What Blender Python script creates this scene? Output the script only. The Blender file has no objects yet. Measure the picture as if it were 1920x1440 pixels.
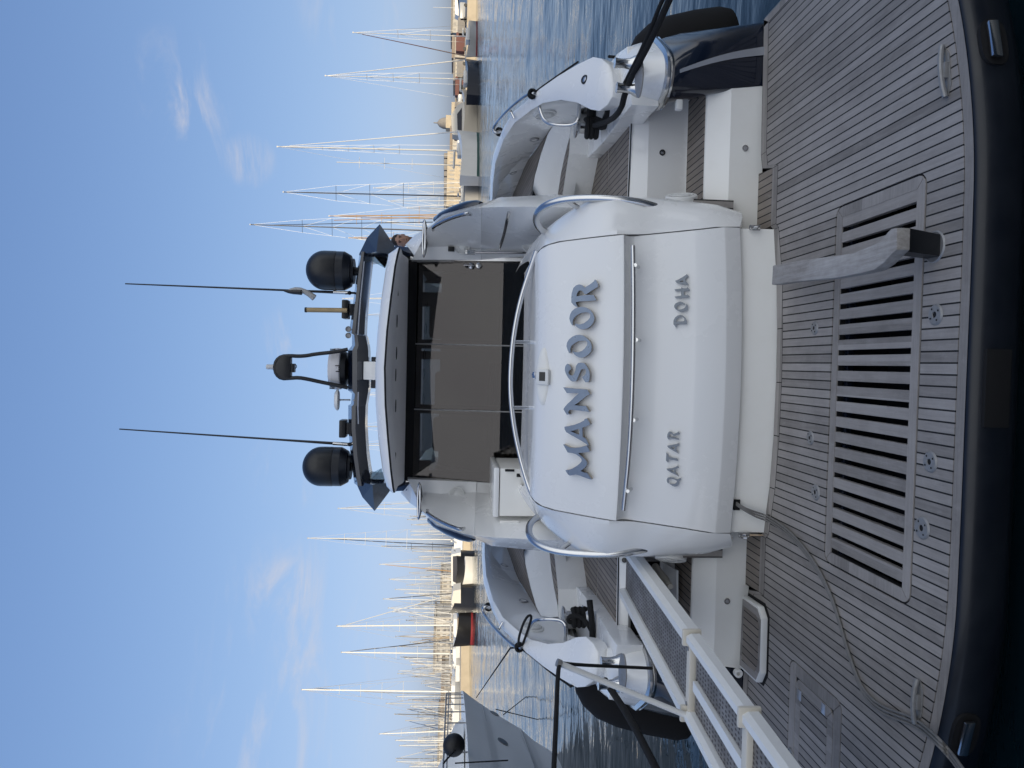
import bpy, bmesh, math, random
from mathutils import Vector, Matrix
from mathutils.geometry import tessellate_polygon
random.seed(7)
R = math.radians
SC = bpy.context.scene
COL = SC.collection

# ------------------------------------------------------------------ camera
# The photograph was taken with the phone held sideways: the top of the place points to the left of the frame.
FPX = 1350.0
PITCH, YAW, ROLL = R(4.5), R(1.6), R(1.2)
CAM = Vector((.08, 0, 2.1))
fwd = Vector((-math.sin(YAW)*math.cos(PITCH), math.cos(YAW)*math.cos(PITCH), -math.sin(PITCH)))
rt0 = Vector((math.cos(YAW), math.sin(YAW), 0)); up0 = rt0.cross(fwd)
RIGHT = math.cos(ROLL)*rt0 + math.sin(ROLL)*up0
UP = -math.sin(ROLL)*rt0 + math.cos(ROLL)*up0
cd = bpy.data.cameras.new('camera'); cam = bpy.data.objects.new('camera', cd); COL.objects.link(cam)
cd.sensor_width = 36; cd.lens = FPX/1920*36; cd.clip_start = .05; cd.clip_end = 9000
cx, cy, cz = -UP, RIGHT, -fwd
cam.matrix_world = Matrix(((cx.x, cy.x, cz.x, CAM.x), (cx.y, cy.y, cz.y, CAM.y), (cx.z, cy.z, cz.z, CAM.z), (0, 0, 0, 1)))
SC.camera = cam

def at(x, y, Y=None, Z=None, X=None):
    """a measured image point carried out to a plane of the place"""
    d = fwd + RIGHT*((1440-y-720)/FPX) + UP*((960-x)/FPX)
    if Y is not None: k = (Y-CAM.y)/d.y
    elif Z is not None: k = (Z-CAM.z)/d.z
    else: k = (X-CAM.x)/d.x
    return CAM + d*k

# ------------------------------------------------------------------ light
SUN_EL, SUN_AZ = R(9), R(163)          # azimuth clockwise from +Y: the sun is behind the camera, a little to the right
world = bpy.data.worlds.new('World'); SC.world = world; world.use_nodes = True
nt = world.node_tree; nt.nodes.clear()
def N(tree, typ, **kw):
    n = tree.nodes.new(typ)
    for k, v in kw.items():
        if k.startswith('i_'):
            key = k[2:]; key = int(key) if key.isdigit() else key.replace('_', ' ')
            n.inputs[key].default_value = v
        else: setattr(n, k, v)
    return n
def L(tree, a, b): tree.links.new(a, b)
sky = N(nt, 'ShaderNodeTexSky', sky_type='NISHITA', sun_disc=False, sun_elevation=SUN_EL, sun_rotation=SUN_AZ,
        altitude=0, air_density=.62, dust_density=1.75, ozone_density=3.0)
bg = N(nt, 'ShaderNodeBackground', i_Strength=.15)
wo = N(nt, 'ShaderNodeOutputWorld')
# thin wisps of high cloud, fixed to directions of the sky
tc = N(nt, 'ShaderNodeTexCoord')
mp = N(nt, 'ShaderNodeMapping', i_Scale=(2.2, 2.2, 9.0), i_Rotation=(R(8), R(-5), 0))
nz = N(nt, 'ShaderNodeTexNoise', i_Scale=2.6, i_Detail=9.0, i_Roughness=.62, i_Distortion=.6)
L(nt, tc.outputs['Generated'], mp.inputs[0]); L(nt, mp.outputs[0], nz.inputs['Vector'])
rp = N(nt, 'ShaderNodeMapRange', i_1=.47, i_2=.78); rp.interpolation_type = 'SMOOTHSTEP'
L(nt, nz.outputs[0], rp.inputs[0])
acc = None
def sky_patch(x, y, rad, amt):
    global acc
    d = (fwd + RIGHT*((1440-y-720)/FPX) + UP*((960-x)/FPX)).normalized()
    dp = N(nt, 'ShaderNodeVectorMath', operation='DOT_PRODUCT', i_1=d)
    nm = N(nt, 'ShaderNodeVectorMath', operation='NORMALIZE')
    L(nt, tc.outputs['Generated'], nm.inputs[0]); L(nt, nm.outputs[0], dp.inputs[0])
    m = N(nt, 'ShaderNodeMapRange', i_1=math.cos(R(rad)), i_2=1.0, i_3=0.0, i_4=amt); m.interpolation_type = 'SMOOTHSTEP'
    L(nt, dp.outputs['Value'], m.inputs[0])
    if acc is None: acc = m.outputs[0]
    else:
        a = N(nt, 'ShaderNodeMath', operation='MAXIMUM'); L(nt, acc, a.inputs[0]); L(nt, m.outputs[0], a.inputs[1]); acc = a.outputs[0]
for p in ((560, 1180, 8, .5), (570, 1330, 9, .55), (520, 1440, 9, .45), (325, 130, 3.2, .5), (345, 205, 3.4, .85), (385, 285, 2.2, .4),
          (565, 640, 3.5, .6), (545, 880, 3.5, .6), (465, 300, 2.2, .7), (545, 1110, 3.5, .8), (670, 0, 5, .4)):
    sky_patch(*p)
mm = N(nt, 'ShaderNodeMath', operation='MULTIPLY'); L(nt, rp.outputs[0], mm.inputs[0]); L(nt, acc, mm.inputs[1])
# soft shoulder on the sky's brightness, as a hazy evening sky has
dv = N(nt, 'ShaderNodeVectorMath', operation='MULTIPLY_ADD', i_1=(.4, .4, .4), i_2=(1, 1, 1)); L(nt, sky.outputs[0], dv.inputs[0])
dq = N(nt, 'ShaderNodeVectorMath', operation='DIVIDE'); L(nt, sky.outputs[0], dq.inputs[0]); L(nt, dv.outputs[0], dq.inputs[1])
gn = N(nt, 'ShaderNodeVectorMath', operation='MULTIPLY', i_1=(1.58, 1.48, 1.72)); L(nt, dq.outputs[0], gn.inputs[0])
cm = N(nt, 'ShaderNodeMix', data_type='RGBA'); cm.inputs['B'].default_value = (2.2, 2.15, 2.3, 1)
L(nt, mm.outputs[0], cm.inputs['Factor']); L(nt, gn.outputs[0], cm.inputs['A'])
# unseen bright cloud added behind the photographer to light the shaded stern
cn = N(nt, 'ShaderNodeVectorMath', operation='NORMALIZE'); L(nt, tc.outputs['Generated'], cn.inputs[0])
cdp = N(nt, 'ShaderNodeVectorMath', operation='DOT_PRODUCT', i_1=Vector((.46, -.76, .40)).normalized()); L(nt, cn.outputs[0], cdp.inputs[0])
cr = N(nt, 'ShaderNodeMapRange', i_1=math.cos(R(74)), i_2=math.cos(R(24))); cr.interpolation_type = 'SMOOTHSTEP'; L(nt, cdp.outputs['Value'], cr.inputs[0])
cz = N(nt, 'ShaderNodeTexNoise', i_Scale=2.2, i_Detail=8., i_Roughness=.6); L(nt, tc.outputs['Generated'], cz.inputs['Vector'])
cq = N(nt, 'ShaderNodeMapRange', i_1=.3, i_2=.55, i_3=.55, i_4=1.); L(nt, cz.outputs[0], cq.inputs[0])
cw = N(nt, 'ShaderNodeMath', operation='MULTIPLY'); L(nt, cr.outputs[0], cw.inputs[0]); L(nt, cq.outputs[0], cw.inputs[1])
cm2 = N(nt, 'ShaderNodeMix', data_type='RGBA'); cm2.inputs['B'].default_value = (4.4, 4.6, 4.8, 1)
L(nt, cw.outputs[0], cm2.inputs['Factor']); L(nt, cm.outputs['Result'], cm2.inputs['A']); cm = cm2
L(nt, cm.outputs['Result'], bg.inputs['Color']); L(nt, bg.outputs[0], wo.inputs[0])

sd = bpy.data.lights.new('sun', 'SUN'); sd.energy = 2.0; sd.angle = R(.5); sd.color = (1, .87, .65)
so = bpy.data.objects.new('sun', sd); COL.objects.link(so)
tosun = Vector((math.sin(SUN_AZ)*math.cos(SUN_EL), math.cos(SUN_AZ)*math.cos(SUN_EL), math.sin(SUN_EL)))
so.rotation_euler = tosun.to_track_quat('Z', 'Y').to_euler(); so.location = tosun*60
SC.view_settings.view_transform = 'Standard'; SC.view_settings.look = 'None'
SC.view_settings.exposure = 1.0; SC.view_settings.gamma = 1

# ------------------------------------------------------------------ materials
MAT = {}
def mat(name, col, rough=.5, metal=0., coat=0., noise=0., nscale=6., ior=1.45, bump=0., bscale=40., dirt=None, spec=.5):
    m = bpy.data.materials.new(name); m.use_nodes = True; t = m.node_tree
    b = t.nodes['Principled BSDF']
    b.inputs['Base Color'].default_value = (*col, 1); b.inputs['Roughness'].default_value = rough
    b.inputs['Metallic'].default_value = metal; b.inputs['Coat Weight'].default_value = coat; b.inputs['Coat Roughness'].default_value = .06
    b.inputs['IOR'].default_value = ior; b.inputs['Specular IOR Level'].default_value = spec
    c = N(t, 'ShaderNodeTexCoord')
    if noise:
        n = N(t, 'ShaderNodeTexNoise', i_Scale=nscale, i_Detail=6., i_Roughness=.65); L(t, c.outputs['Object'], n.inputs['Vector'])
        mx = N(t, 'ShaderNodeMix', data_type='RGBA'); d = dirt or tuple(v*.55 for v in col)
        mx.inputs['A'].default_value = (*col, 1); mx.inputs['B'].default_value = (*d, 1)
        mr = N(t, 'ShaderNodeMapRange', i_1=.42, i_2=.8, i_3=0., i_4=noise); L(t, n.outputs[0], mr.inputs[0])
        L(t, mr.outputs[0], mx.inputs['Factor']); L(t, mx.outputs['Result'], b.inputs['Base Color'])
        rr = N(t, 'ShaderNodeMapRange', i_1=.3, i_2=.75, i_3=rough*.85, i_4=min(1, rough*1.25+.03)); L(t, n.outputs[0], rr.inputs[0])
        L(t, rr.outputs[0], b.inputs['Roughness'])
    if bump:
        n2 = N(t, 'ShaderNodeTexNoise', i_Scale=bscale, i_Detail=3.); L(t, c.outputs['Object'], n2.inputs['Vector'])
        bp = N(t, 'ShaderNodeBump', i_Strength=bump, i_Distance=.01); L(t, n2.outputs[0], bp.inputs['Height']); L(t, bp.outputs[0], b.inputs['Normal'])
    MAT[name] = m; return m
mat('gelcoat', (.84, .84, .83), .24, coat=.6, noise=.07, nscale=1.6, dirt=(.66, .64, .58))
mat('gelcoat_cream', (.86, .85, .81), .4, coat=.2, noise=.22, nscale=2.2, dirt=(.66, .62, .54))
mat('gelcoat_grey', (.34, .33, .32), .5, noise=.1)
mat('roof_lining', (.86, .85, .86), .5, noise=.1)
mat('navy', (.006, .010, .022), .14, coat=.8, noise=.2, nscale=3, dirt=(.012, .017, .03))
mat('rim_navy', (.004, .006, .011), .4, coat=.12, noise=.5, nscale=5, dirt=(.014, .018, .026))
mat('steel', (.62, .62, .62), .16, metal=1, noise=.2, nscale=9, dirt=(.45, .43, .40))
mat('steel_dull', (.30, .30, .30), .55, metal=.6, noise=.5, nscale=25, dirt=(.22, .21, .2))
mat('rubber', (.009, .009, .011), .5, noise=.3, nscale=14, dirt=(.02, .02, .022))
mat('black_plastic', (.010, .011, .013), .33, noise=.2, nscale=6)
mat('black_dark', (.004, .004, .005), .8)
mat('cable_grey', (.16, .155, .15), .5, noise=.4, nscale=30)
mat('cloth_black', (.004, .004, .005), .9, bump=.15, bscale=160)
mat('rope', (.010, .010, .011), .9, bump=.8, bscale=220)
mat('letter_face', (.20, .245, .32), .3, metal=.6, noise=.25, nscale=20)
mat('letter_back', (.50, .43, .34), .35, metal=.5)
mat('letter_grey', (.22, .245, .28), .3, metal=.55, noise=.25, nscale=20)
mat('silver_paint', (.42, .44, .48), .25, metal=.4)
mat('white_plastic', (.74, .74, .72), .35, noise=.12, nscale=9)
mat('grey_plastic', (.30, .30, .31), .4)
mat('radome', (.62, .61, .62), .35)
mat('saloon_lining', (.55, .49, .44), .6)
mat('rust', (.42, .30, .19), .8, noise=.6, nscale=40, dirt=(.62, .56, .47))
mat('screen', (.05, .047, .042), .2)
mat('brass', (.42, .31, .17), .45, metal=.3, noise=.4, nscale=14)
mat('clear', (.6, .6, .6), .08)
mat('skin', (.34, .19, .135), .5); mat('hair', (.018, .012, .009), .7); mat('jacket', (.012, .012, .016), .8); mat('eye_white', (.5, .48, .45), .3)
mat('blind', (.006, .006, .008), .7)
mat('seat', (.10, .09, .085), .7)
mat('stone', (.50, .42, .31), .9, noise=.6, nscale=.6, dirt=(.33, .27, .2))
mat('stone_dark', (.24, .22, .2), .9, noise=.5, nscale=.8)
mat('concrete', (.30, .29, .28), .9, noise=.4, nscale=.7)
mat('plaster', (.50, .46, .40), .9, noise=.4, nscale=.3); mat('plaster_pink', (.42, .38, .33), .9, noise=.4, nscale=.3)
mat('window_dark', (.05, .05, .06), .3); mat('window_far', (.22, .20, .18), .4); mat('roof_tile', (.25, .20, .16), .9, noise=.4, nscale=.5)
mat('hull_white', (.72, .70, .66), .3, noise=.2, nscale=.6); mat('hull_grey', (.36, .36, .36), .3, noise=.2, nscale=.5)
mat('hull_navy', (.014, .016, .024), .25); mat('hull_black', (.012, .012, .014), .3); mat('hull_beige', (.55, .48, .38), .35)
mat('boot_red', (.22, .025, .03), .5); mat('boot_green', (.04, .10, .085), .5); mat('deck_tan', (.40, .29, .18), .8)
mat('mast_white', (.60, .58, .54), .35); mat('mast_black', (.03, .03, .034), .35); mat('mast_wood', (.42, .25, .11), .5); mat('mast_grey', (.36, .36, .36), .4)
mat('cover_blue', (.05, .09, .18), .8); mat('cover_tan', (.45, .34, .22), .9); mat('cover_red', (.15, .07, .06), .9); mat('cover_white', (.66, .62, .55), .8)
mat('wire', (.5, .48, .45), .5, metal=.4)
mat('neighbour', (.92, .92, .91), .5, coat=.0, noise=.1, nscale=.5, dirt=(.5, .5, .5))
mat('tread_cream', (.62, .58, .50), .55)

def teak(name, w=.0508, lines=True, axis=0, light=(.345, .322, .305), dark=(.18, .166, .155)):
    m = bpy.data.materials.new(name); m.use_nodes = True; t = m.node_tree; b = t.nodes['Principled BSDF']
    c = N(t, 'ShaderNodeTexCoord'); sp = N(t, 'ShaderNodeSeparateXYZ'); L(t, c.outputs['Object'], sp.inputs[0])
    def M(op, a, bb=None):
        n = N(t, 'ShaderNodeMath', operation=op)
        for i, v in enumerate((a, bb)):
            if v is None: continue
            if isinstance(v, (int, float)): n.inputs[i].default_value = v
            else: L(t, v, n.inputs[i])
        return n.outputs[0]
    u = M('DIVIDE', sp.outputs[axis], w); u = M('ADD', u, 500.5); fl = M('FLOOR', u); fr = M('FRACT', u)
    wn = N(t, 'ShaderNodeTexWhiteNoise', noise_dimensions='1D'); L(t, fl, wn.inputs['W'])
    sc = (70, 4, 30) if axis == 0 else (4, 70, 30)
    mp_ = N(t, 'ShaderNodeMapping', i_Scale=sc); L(t, c.outputs['Object'], mp_.inputs[0])
    ad = N(t, 'ShaderNodeVectorMath', operation='ADD'); L(t, mp_.outputs[0], ad.inputs[0])
    cb = N(t, 'ShaderNodeCombineXYZ'); L(t, M('MULTIPLY', wn.outputs['Value'], 60.), cb.inputs[2]); L(t, cb.outputs[0], ad.inputs[1])
    g = N(t, 'ShaderNodeTexNoise', i_Scale=1., i_Detail=8., i_Roughness=.7); L(t, ad.outputs[0], g.inputs['Vector'])
    st = N(t, 'ShaderNodeTexNoise', i_Scale=3.2, i_Detail=7., i_Roughness=.72); L(t, c.outputs['Object'], st.inputs['Vector'])
    f = M('ADD', M('MULTIPLY', g.outputs[0], .95), M('MULTIPLY', M('SUBTRACT', wn.outputs['Value'], .5), .58))
    f = M('ADD', f, M('MULTIPLY', M('SUBTRACT', st.outputs[0], .5), 1.0))
    r_ = N(t, 'ShaderNodeValToRGB'); e = r_.color_ramp.elements
    e[0].position = .08; e[0].color = (*dark, 1); e[1].position = .95; e[1].color = (*light, 1)
    k = e.new(.55); k.color = tuple((a*.45+q*.55) for a, q in zip(dark, light))+(1,)
    L(t, f, r_.inputs[0]); colr = r_.outputs[0]
    # pale scuffs
    sn = N(t, 'ShaderNodeTexNoise', i_Scale=9., i_Detail=8., i_Roughness=.75); mp2 = N(t, 'ShaderNodeMapping', i_Scale=(1.6, .8, 1)); L(t, c.outputs['Object'], mp2.inputs[0]); L(t, mp2.outputs[0], sn.inputs['Vector'])
    sr = N(t, 'ShaderNodeMapRange', i_1=.56, i_2=.78, i_3=0., i_4=.5); L(t, sn.outputs[0], sr.inputs[0])
    mx = N(t, 'ShaderNodeMix', data_type='RGBA'); L(t, sr.outputs[0], mx.inputs['Factor']); L(t, colr, mx.inputs['A']); mx.inputs['B'].default_value = (.36, .345, .33, 1); colr = mx.outputs['Result']
    if lines:
        ln = M('GREATER_THAN', M('ABSOLUTE', M('SUBTRACT', fr, .5)), .5-.074)
        m2 = N(t, 'ShaderNodeMix', data_type='RGBA'); L(t, ln, m2.inputs['Factor']); L(t, colr, m2.inputs['A']); m2.inputs['B'].default_value = (.006, .006, .007, 1); colr = m2.outputs['Result']
    L(t, colr, b.inputs['Base Color']); b.inputs['Roughness'].default_value = .68; b.inputs['Specular IOR Level'].default_value = .35
    bp = N(t, 'ShaderNodeBump', i_Strength=.35, i_Distance=.004); L(t, g.outputs[0], bp.inputs['Height']); L(t, bp.outputs[0], b.inputs['Normal'])
    MAT[name] = m
teak('teak'); teak('teak_plain', w=.09, lines=False); teak('teak_cross', w=.09, lines=False, axis=1)
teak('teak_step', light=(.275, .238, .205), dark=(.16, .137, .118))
teak('old_wood', w=.3, lines=False, light=(.58, .56, .54), dark=(.24, .22, .20))

def perforated():
    m = bpy.data.materials.new('perforated'); m.use_nodes = True; t = m.node_tree; b = t.nodes['Principled BSDF']
    c = N(t, 'ShaderNodeTexCoord'); mp_ = N(t, 'ShaderNodeMapping', i_Scale=(42, 24, 0)); L(t, c.outputs['Object'], mp_.inputs[0])
    v = N(t, 'ShaderNodeTexVoronoi', voronoi_dimensions='2D', i_Scale=1., i_Randomness=.25); L(t, mp_.outputs[0], v.inputs['Vector'])
    mr = N(t, 'ShaderNodeMapRange', i_1=.2, i_2=.34); L(t, v.outputs['Distance'], mr.inputs[0])
    n = N(t, 'ShaderNodeTexNoise', i_Scale=7., i_Detail=6.); L(t, c.outputs['Object'], n.inputs['Vector'])
    r_ = N(t, 'ShaderNodeValToRGB'); r_.color_ramp.elements[0].position = .3; r_.color_ramp.elements[0].color = (.13, .115, .10, 1)
    r_.color_ramp.elements[1].position = .75; r_.color_ramp.elements[1].color = (.27, .26, .25, 1); L(t, n.outputs[0], r_.inputs[0])
    mx = N(t, 'ShaderNodeMix', data_type='RGBA'); mx.inputs['A'].default_value = (.045, .035, .03, 1)
    L(t, mr.outputs[0], mx.inputs['Factor']); L(t, r_.outputs[0], mx.inputs['B']); L(t, mx.outputs['Result'], b.inputs['Base Color'])
    b.inputs['Roughness'].default_value = .6
    bp = N(t, 'ShaderNodeBump', i_Strength=.5, i_Distance=.004); L(t, mr.outputs[0], bp.inputs['Height']); L(t, bp.outputs[0], b.inputs['Normal'])
    MAT['perforated'] = m
perforated()

def glass(name, tint, refl, colr=(1, 1, 1)):
    m = bpy.data.materials.new(name); m.use_nodes = True; t = m.node_tree; t.nodes.clear()
    o = N(t, 'ShaderNodeOutputMaterial'); tr = N(t, 'ShaderNodeBsdfTransparent', i_Color=(*tint, 1)); gl = N(t, 'ShaderNodeBsdfGlossy', i_Color=(*colr, 1), i_Roughness=.004)
    fr = N(t, 'ShaderNodeFresnel', i_IOR=1.5); ad = N(t, 'ShaderNodeMath', operation='ADD', use_clamp=True); ad.inputs[1].default_value = refl
    L(t, fr.outputs[0], ad.inputs[0]); mx = N(t, 'ShaderNodeMixShader'); L(t, ad.outputs[0], mx.inputs[0]); L(t, tr.outputs[0], mx.inputs[1]); L(t, gl.outputs[0], mx.inputs[2]); L(t, mx.outputs[0], o.inputs[0])
    MAT[name] = m
glass('tinted_glass', (.50, .50, .49), .015, (.96, .90, .87)); glass('clear_acrylic', (.72, .78, .80), .03)

def water():
    m = bpy.data.materials.new('water'); m.use_nodes = True; t = m.node_tree; b = t.nodes['Principled BSDF']
    b.inputs['Base Color'].default_value = (.005, .017, .025, 1); b.inputs['Roughness'].default_value = .035; b.inputs['IOR'].default_value = 1.333
    c = N(t, 'ShaderNodeTexCoord')
    mpa = N(t, 'ShaderNodeMapping', i_Scale=(.55, 1.5, 1), i_Rotation=(0, 0, R(9))); L(t, c.outputs['Object'], mpa.inputs[0])
    n1 = N(t, 'ShaderNodeTexNoise', i_Scale=1.2, i_Detail=4., i_Roughness=.5, i_Distortion=.5); L(t, mpa.outputs[0], n1.inputs['Vector'])
    mpb = N(t, 'ShaderNodeMapping', i_Scale=(1.6, 4.2, 1), i_Rotation=(0, 0, R(-14))); L(t, c.outputs['Object'], mpb.inputs[0])
    n2 = N(t, 'ShaderNodeTexNoise', i_Scale=1.2, i_Detail=3., i_Roughness=.5); L(t, mpb.outputs[0], n2.inputs['Vector'])
    a = N(t, 'ShaderNodeMath', operation='MULTIPLY_ADD'); a.inputs[1].default_value = .28; L(t, n2.outputs[0], a.inputs[0]); L(t, n1.outputs[0], a.inputs[2])
    mpc = N(t, 'ShaderNodeMapping', i_Scale=(.10, .22, 1), i_Rotation=(0, 0, R(4))); L(t, c.outputs['Object'], mpc.inputs[0])
    n3 = N(t, 'ShaderNodeTexNoise', i_Scale=1., i_Detail=5., i_Roughness=.6); L(t, mpc.outputs[0], n3.inputs['Vector'])
    a3 = N(t, 'ShaderNodeMath', operation='MULTIPLY_ADD'); a3.inputs[1].default_value = 1.6; L(t, n3.outputs[0], a3.inputs[0]); L(t, a.outputs[0], a3.inputs[2]); a = a3
    bp = N(t, 'ShaderNodeBump', i_Strength=.32, i_Distance=.12); L(t, a.outputs[0], bp.inputs['Height']); L(t, bp.outputs[0], b.inputs['Normal'])
    MAT['water'] = m
water()

# ------------------------------------------------------------------ mesh helpers
def tag(o, label=None, cat=None, group=None, kind=None):
    if label: o['label'] = label
    if cat: o['category'] = cat
    if group: o['group'] = group
    if kind: o['kind'] = kind
    return o
def empty(name, loc, label, cat, group=None):
    o = bpy.data.objects.new(name, None); COL.objects.link(o); o.location = loc; o.empty_display_size = .2
    return tag(o, label, cat, group)
def root_of(o):
    while o.parent: o = o.parent
    return o
class MB:
    def __init__(s): s.v = []; s.f = []
    def quad(s, *p):
        n = len(s.v); s.v += [Vector(q) for q in p]; s.f.append(tuple(range(n, n+len(p)))); return s
    def grid(s, rows, close_u=False, cap=False):
        n = len(s.v); w = len(rows[0])
        for r in rows: s.v += [Vector(q) for q in r]
        for i in range(len(rows)-1):
            for j in range(w if close_u else w-1):
                a = n+i*w+j; b = n+i*w+(j+1) % w
                s.f.append((a, b, b+w, a+w))
        if cap:
            s.f.append(tuple(range(n+w-1, n-1, -1))); e = n+(len(rows)-1)*w; s.f.append(tuple(range(e, e+w)))
        return s
    def tube(s, pts, r, seg=10, smooth=0, cap=True):
        pts = [Vector(p) for p in pts]
        for _ in range(smooth):
            q = [pts[0]]
            for a, b in zip(pts, pts[1:]): q += [a*.75+b*.25, a*.25+b*.75]
            pts = q+[pts[-1]]
        rs = r if isinstance(r, (list, tuple)) else None
        rows = []; up = None
        for i, p in enumerate(pts):
            t = (pts[min(i+1, len(pts)-1)]-pts[max(i-1, 0)]).normalized()
            if up is None: up = t.orthogonal().normalized()
            up = (up - t*up.dot(t)).normalized(); bn = t.cross(up)
            rr = r if rs is None else rs[0]+(rs[1]-rs[0])*i/(len(pts)-1)
            rows.append([p+(up*math.cos(2*math.pi*k/seg)+bn*math.sin(2*math.pi*k/seg))*rr for k in range(seg)])
        return s.grid(rows, True, cap)
    def box(s, lo, hi, bev=0., rot=None, piv=None):
        bm = bmesh.new(); bmesh.ops.create_cube(bm, size=1)
        lo, hi = Vector(lo), Vector(hi)
        for v in bm.verts: v.co = Vector(((lo[i]+hi[i])/2+v.co[i]*(hi[i]-lo[i])) for i in range(3))
        if bev: bmesh.ops.bevel(bm, geom=bm.edges[:], offset=bev, segments=2, affect='EDGES', profile=.6)
        return s.addbm(bm, rot, piv or (lo+hi)/2)
    def addbm(s, bm, rot=None, piv=None):
        n = len(s.v); bm.verts.index_update()
        for v in bm.verts:
            c = v.co.copy()
            if rot is not None: c = rot @ (c-Vector(piv)) + Vector(piv)
            s.v.append(c)
        for f in bm.faces: s.f.append(tuple(n+v.index for v in f.verts))
        bm.free(); return s
    def lathe(s, prof, o, ax=(0, 0, 1), seg=24):
        ax = Vector(ax).normalized(); u = ax.orthogonal().normalized(); w = ax.cross(u); o = Vector(o)
        return s.grid([[o+ax*h+(u*math.cos(2*math.pi*k/seg)+w*math.sin(2*math.pi*k/seg))*max(r, 1e-4) for k in range(seg)] for r, h in prof], True, True)
    def prism(s, poly, d, bev=0., holes=()):
        """poly: planar 3D loop, pushed by vector d (closed solid)"""
        d = Vector(d); loops = [[Vector(p) for p in poly]]+[[Vector(p) for p in h] for h in holes]
        tri = tessellate_polygon(loops); flat = [p for l in loops for p in l]; n = len(s.v); k = len(flat)
        if bev and not holes:
            c = sum(loops[0], Vector())/len(loops[0])
            bm = bmesh.new(); a = [bm.verts.new(p) for p in loops[0]]; b = [bm.verts.new(p+d) for p in loops[0]]
            bm.faces.new(a); bm.faces.new(b[::-1])
            for i in range(k): bm.faces.new((a[i], b[i], b[(i+1) % k], a[(i+1) % k]))
            bmesh.ops.recalc_face_normals(bm, faces=bm.faces[:])
            bmesh.ops.bevel(bm, geom=bm.edges[:], offset=bev, segments=2, affect='EDGES', profile=.6)
            return s.addbm(bm)
        s.v += flat+[p+d for p in flat]
        for t in tri: s.f.append(tuple(n+i for i in t)); s.f.append(tuple(n+k+i for i in reversed(t)))
        o = 0
        for l in loops:
            m = len(l)
            for i in range(m): s.f.append((n+o+i, n+o+(i+1) % m, n+k+o+(i+1) % m, n+k+o+i))
            o += m
        return s
    def sphere(s, c, r, seg=20, rings=12):
        rx, ry, rz = (r, r, r) if isinstance(r, (int, float)) else r; c = Vector(c)
        return s.grid([[c+Vector((rx*math.sin(math.pi*i/rings)*math.cos(2*math.pi*k/seg), ry*math.sin(math.pi*i/rings)*math.sin(2*math.pi*k/seg), rz*math.cos(math.pi*i/rings))) for k in range(seg)] for i in range(rings+1)], True)
    def build(s, name, m, parent=None, loc=None, smooth=35, label=None, cat=None, group=None, kind=None):
        me = bpy.data.meshes.new(name); o = bpy.data.objects.new(name, me); COL.objects.link(o)
        base = Vector(root_of(parent).location) if parent else Vector(loc or (0, 0, 0))
        me.from_pydata([v-base for v in s.v], [], s.f)
        bm = bmesh.new(); bm.from_mesh(me); bmesh.ops.remove_doubles(bm, verts=bm.verts[:], dist=2e-5); bmesh.ops.recalc_face_normals(bm, faces=bm.faces[:]); bm.to_mesh(me); bm.free()
        me.materials.append(MAT[m] if isinstance(m, str) else m)
        if smooth:
            me.polygons.foreach_set('use_smooth', [True]*len(me.polygons)); me.set_sharp_from_angle(angle=R(smooth))
        if parent: o.parent = parent
        else: o.location = base
        return tag(o, label, cat, group, kind)
def mx(p, s): return Vector((p[0]*s, p[1], p[2]))
def mp2(pts, s): return [mx(p, s) for p in pts]
def lerp(a, b, t): return a+(b-a)*t
WZ = -.5                                        # water level; z = 0 is the top of the swim platform

# ------------------------------------------------------------------ the place: water, quays
import numpy as np
def sea():
    rg = np.random.default_rng(3); ys = [2.0]
    while ys[-1] < 240: ys.append(ys[-1]+max(.05, .0042*ys[-1]))
    ys = np.array(ys); us = np.linspace(-1, 1, 460)
    Y, U = np.meshgrid(ys, us, indexing='ij'); X = U*(Y*.72+7)
    Z = np.zeros_like(X)
    for k in range(46):
        lam = .35*(16/.35)**rg.random(); an = rg.normal(math.pi/2-.25, .75); ph = rg.random()*6.28
        kx, ky = math.cos(an)*2*math.pi/lam, math.sin(an)*2*math.pi/lam
        sl = .0078*min(1, (lam/.5))*(1 if lam < 5 else (5/lam))
        fade = np.clip((lam/np.maximum(.0042*Y, .05)-2.0)/2.0, 0, 1)        # no wave finer than the mesh
        Z += sl*lam/6.283*np.sin(kx*X+ky*Y+ph+.8*np.sin(.11*X-.07*Y+k))*fade
    Z *= np.clip((Y-2.0)/1.5, 0, 1)*np.clip((240-Y)/40, 0, 1)
    edge = np.clip((1-np.abs(U))/.05, 0, 1); Z = WZ+Z*edge
    me = bpy.data.meshes.new('water'); n, w = X.shape
    co = np.stack([X, Y, Z], -1).reshape(-1, 3)
    i, j = np.meshgrid(np.arange(n-1), np.arange(w-1), indexing='ij'); a_ = (i*w+j).ravel(); f = np.stack([a_, a_+1, a_+w+1, a_+w], -1)
    # the flat sheet round the rippled part, out to the horizon
    yl, yf = ys[0], ys[-1]; xl0, xf0 = yl*.72+7, yf*.72+7
    ex = np.array([(-4000, -60, WZ), (4000, -60, WZ), (4000, 7000, WZ), (-4000, 7000, WZ)]); q = len(co); co = np.vstack([co, ex])
    c0, c1, c2, c3 = 0, w-1, n*w-1, (n-1)*w
    faces = [tuple(x) for x in f.tolist()]+[(q, q+1, c1, c0), (q+1, q+2, c2, c1), (q+2, q+3, c3, c2), (q+3, q, c0, c3)]
    me.from_pydata(co.tolist(), [], faces); me.polygons.foreach_set('use_smooth', [True]*(len(faces)-4)+[False]*4)
    o = bpy.data.objects.new('water', me); COL.objects.link(o); me.materials.append(MAT['water']); tag(o, kind='structure')
sea()
MB().box((-60, -120, WZ-1), (60, .9, .42)).build('quay', 'concrete', kind='structure', smooth=0)
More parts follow.
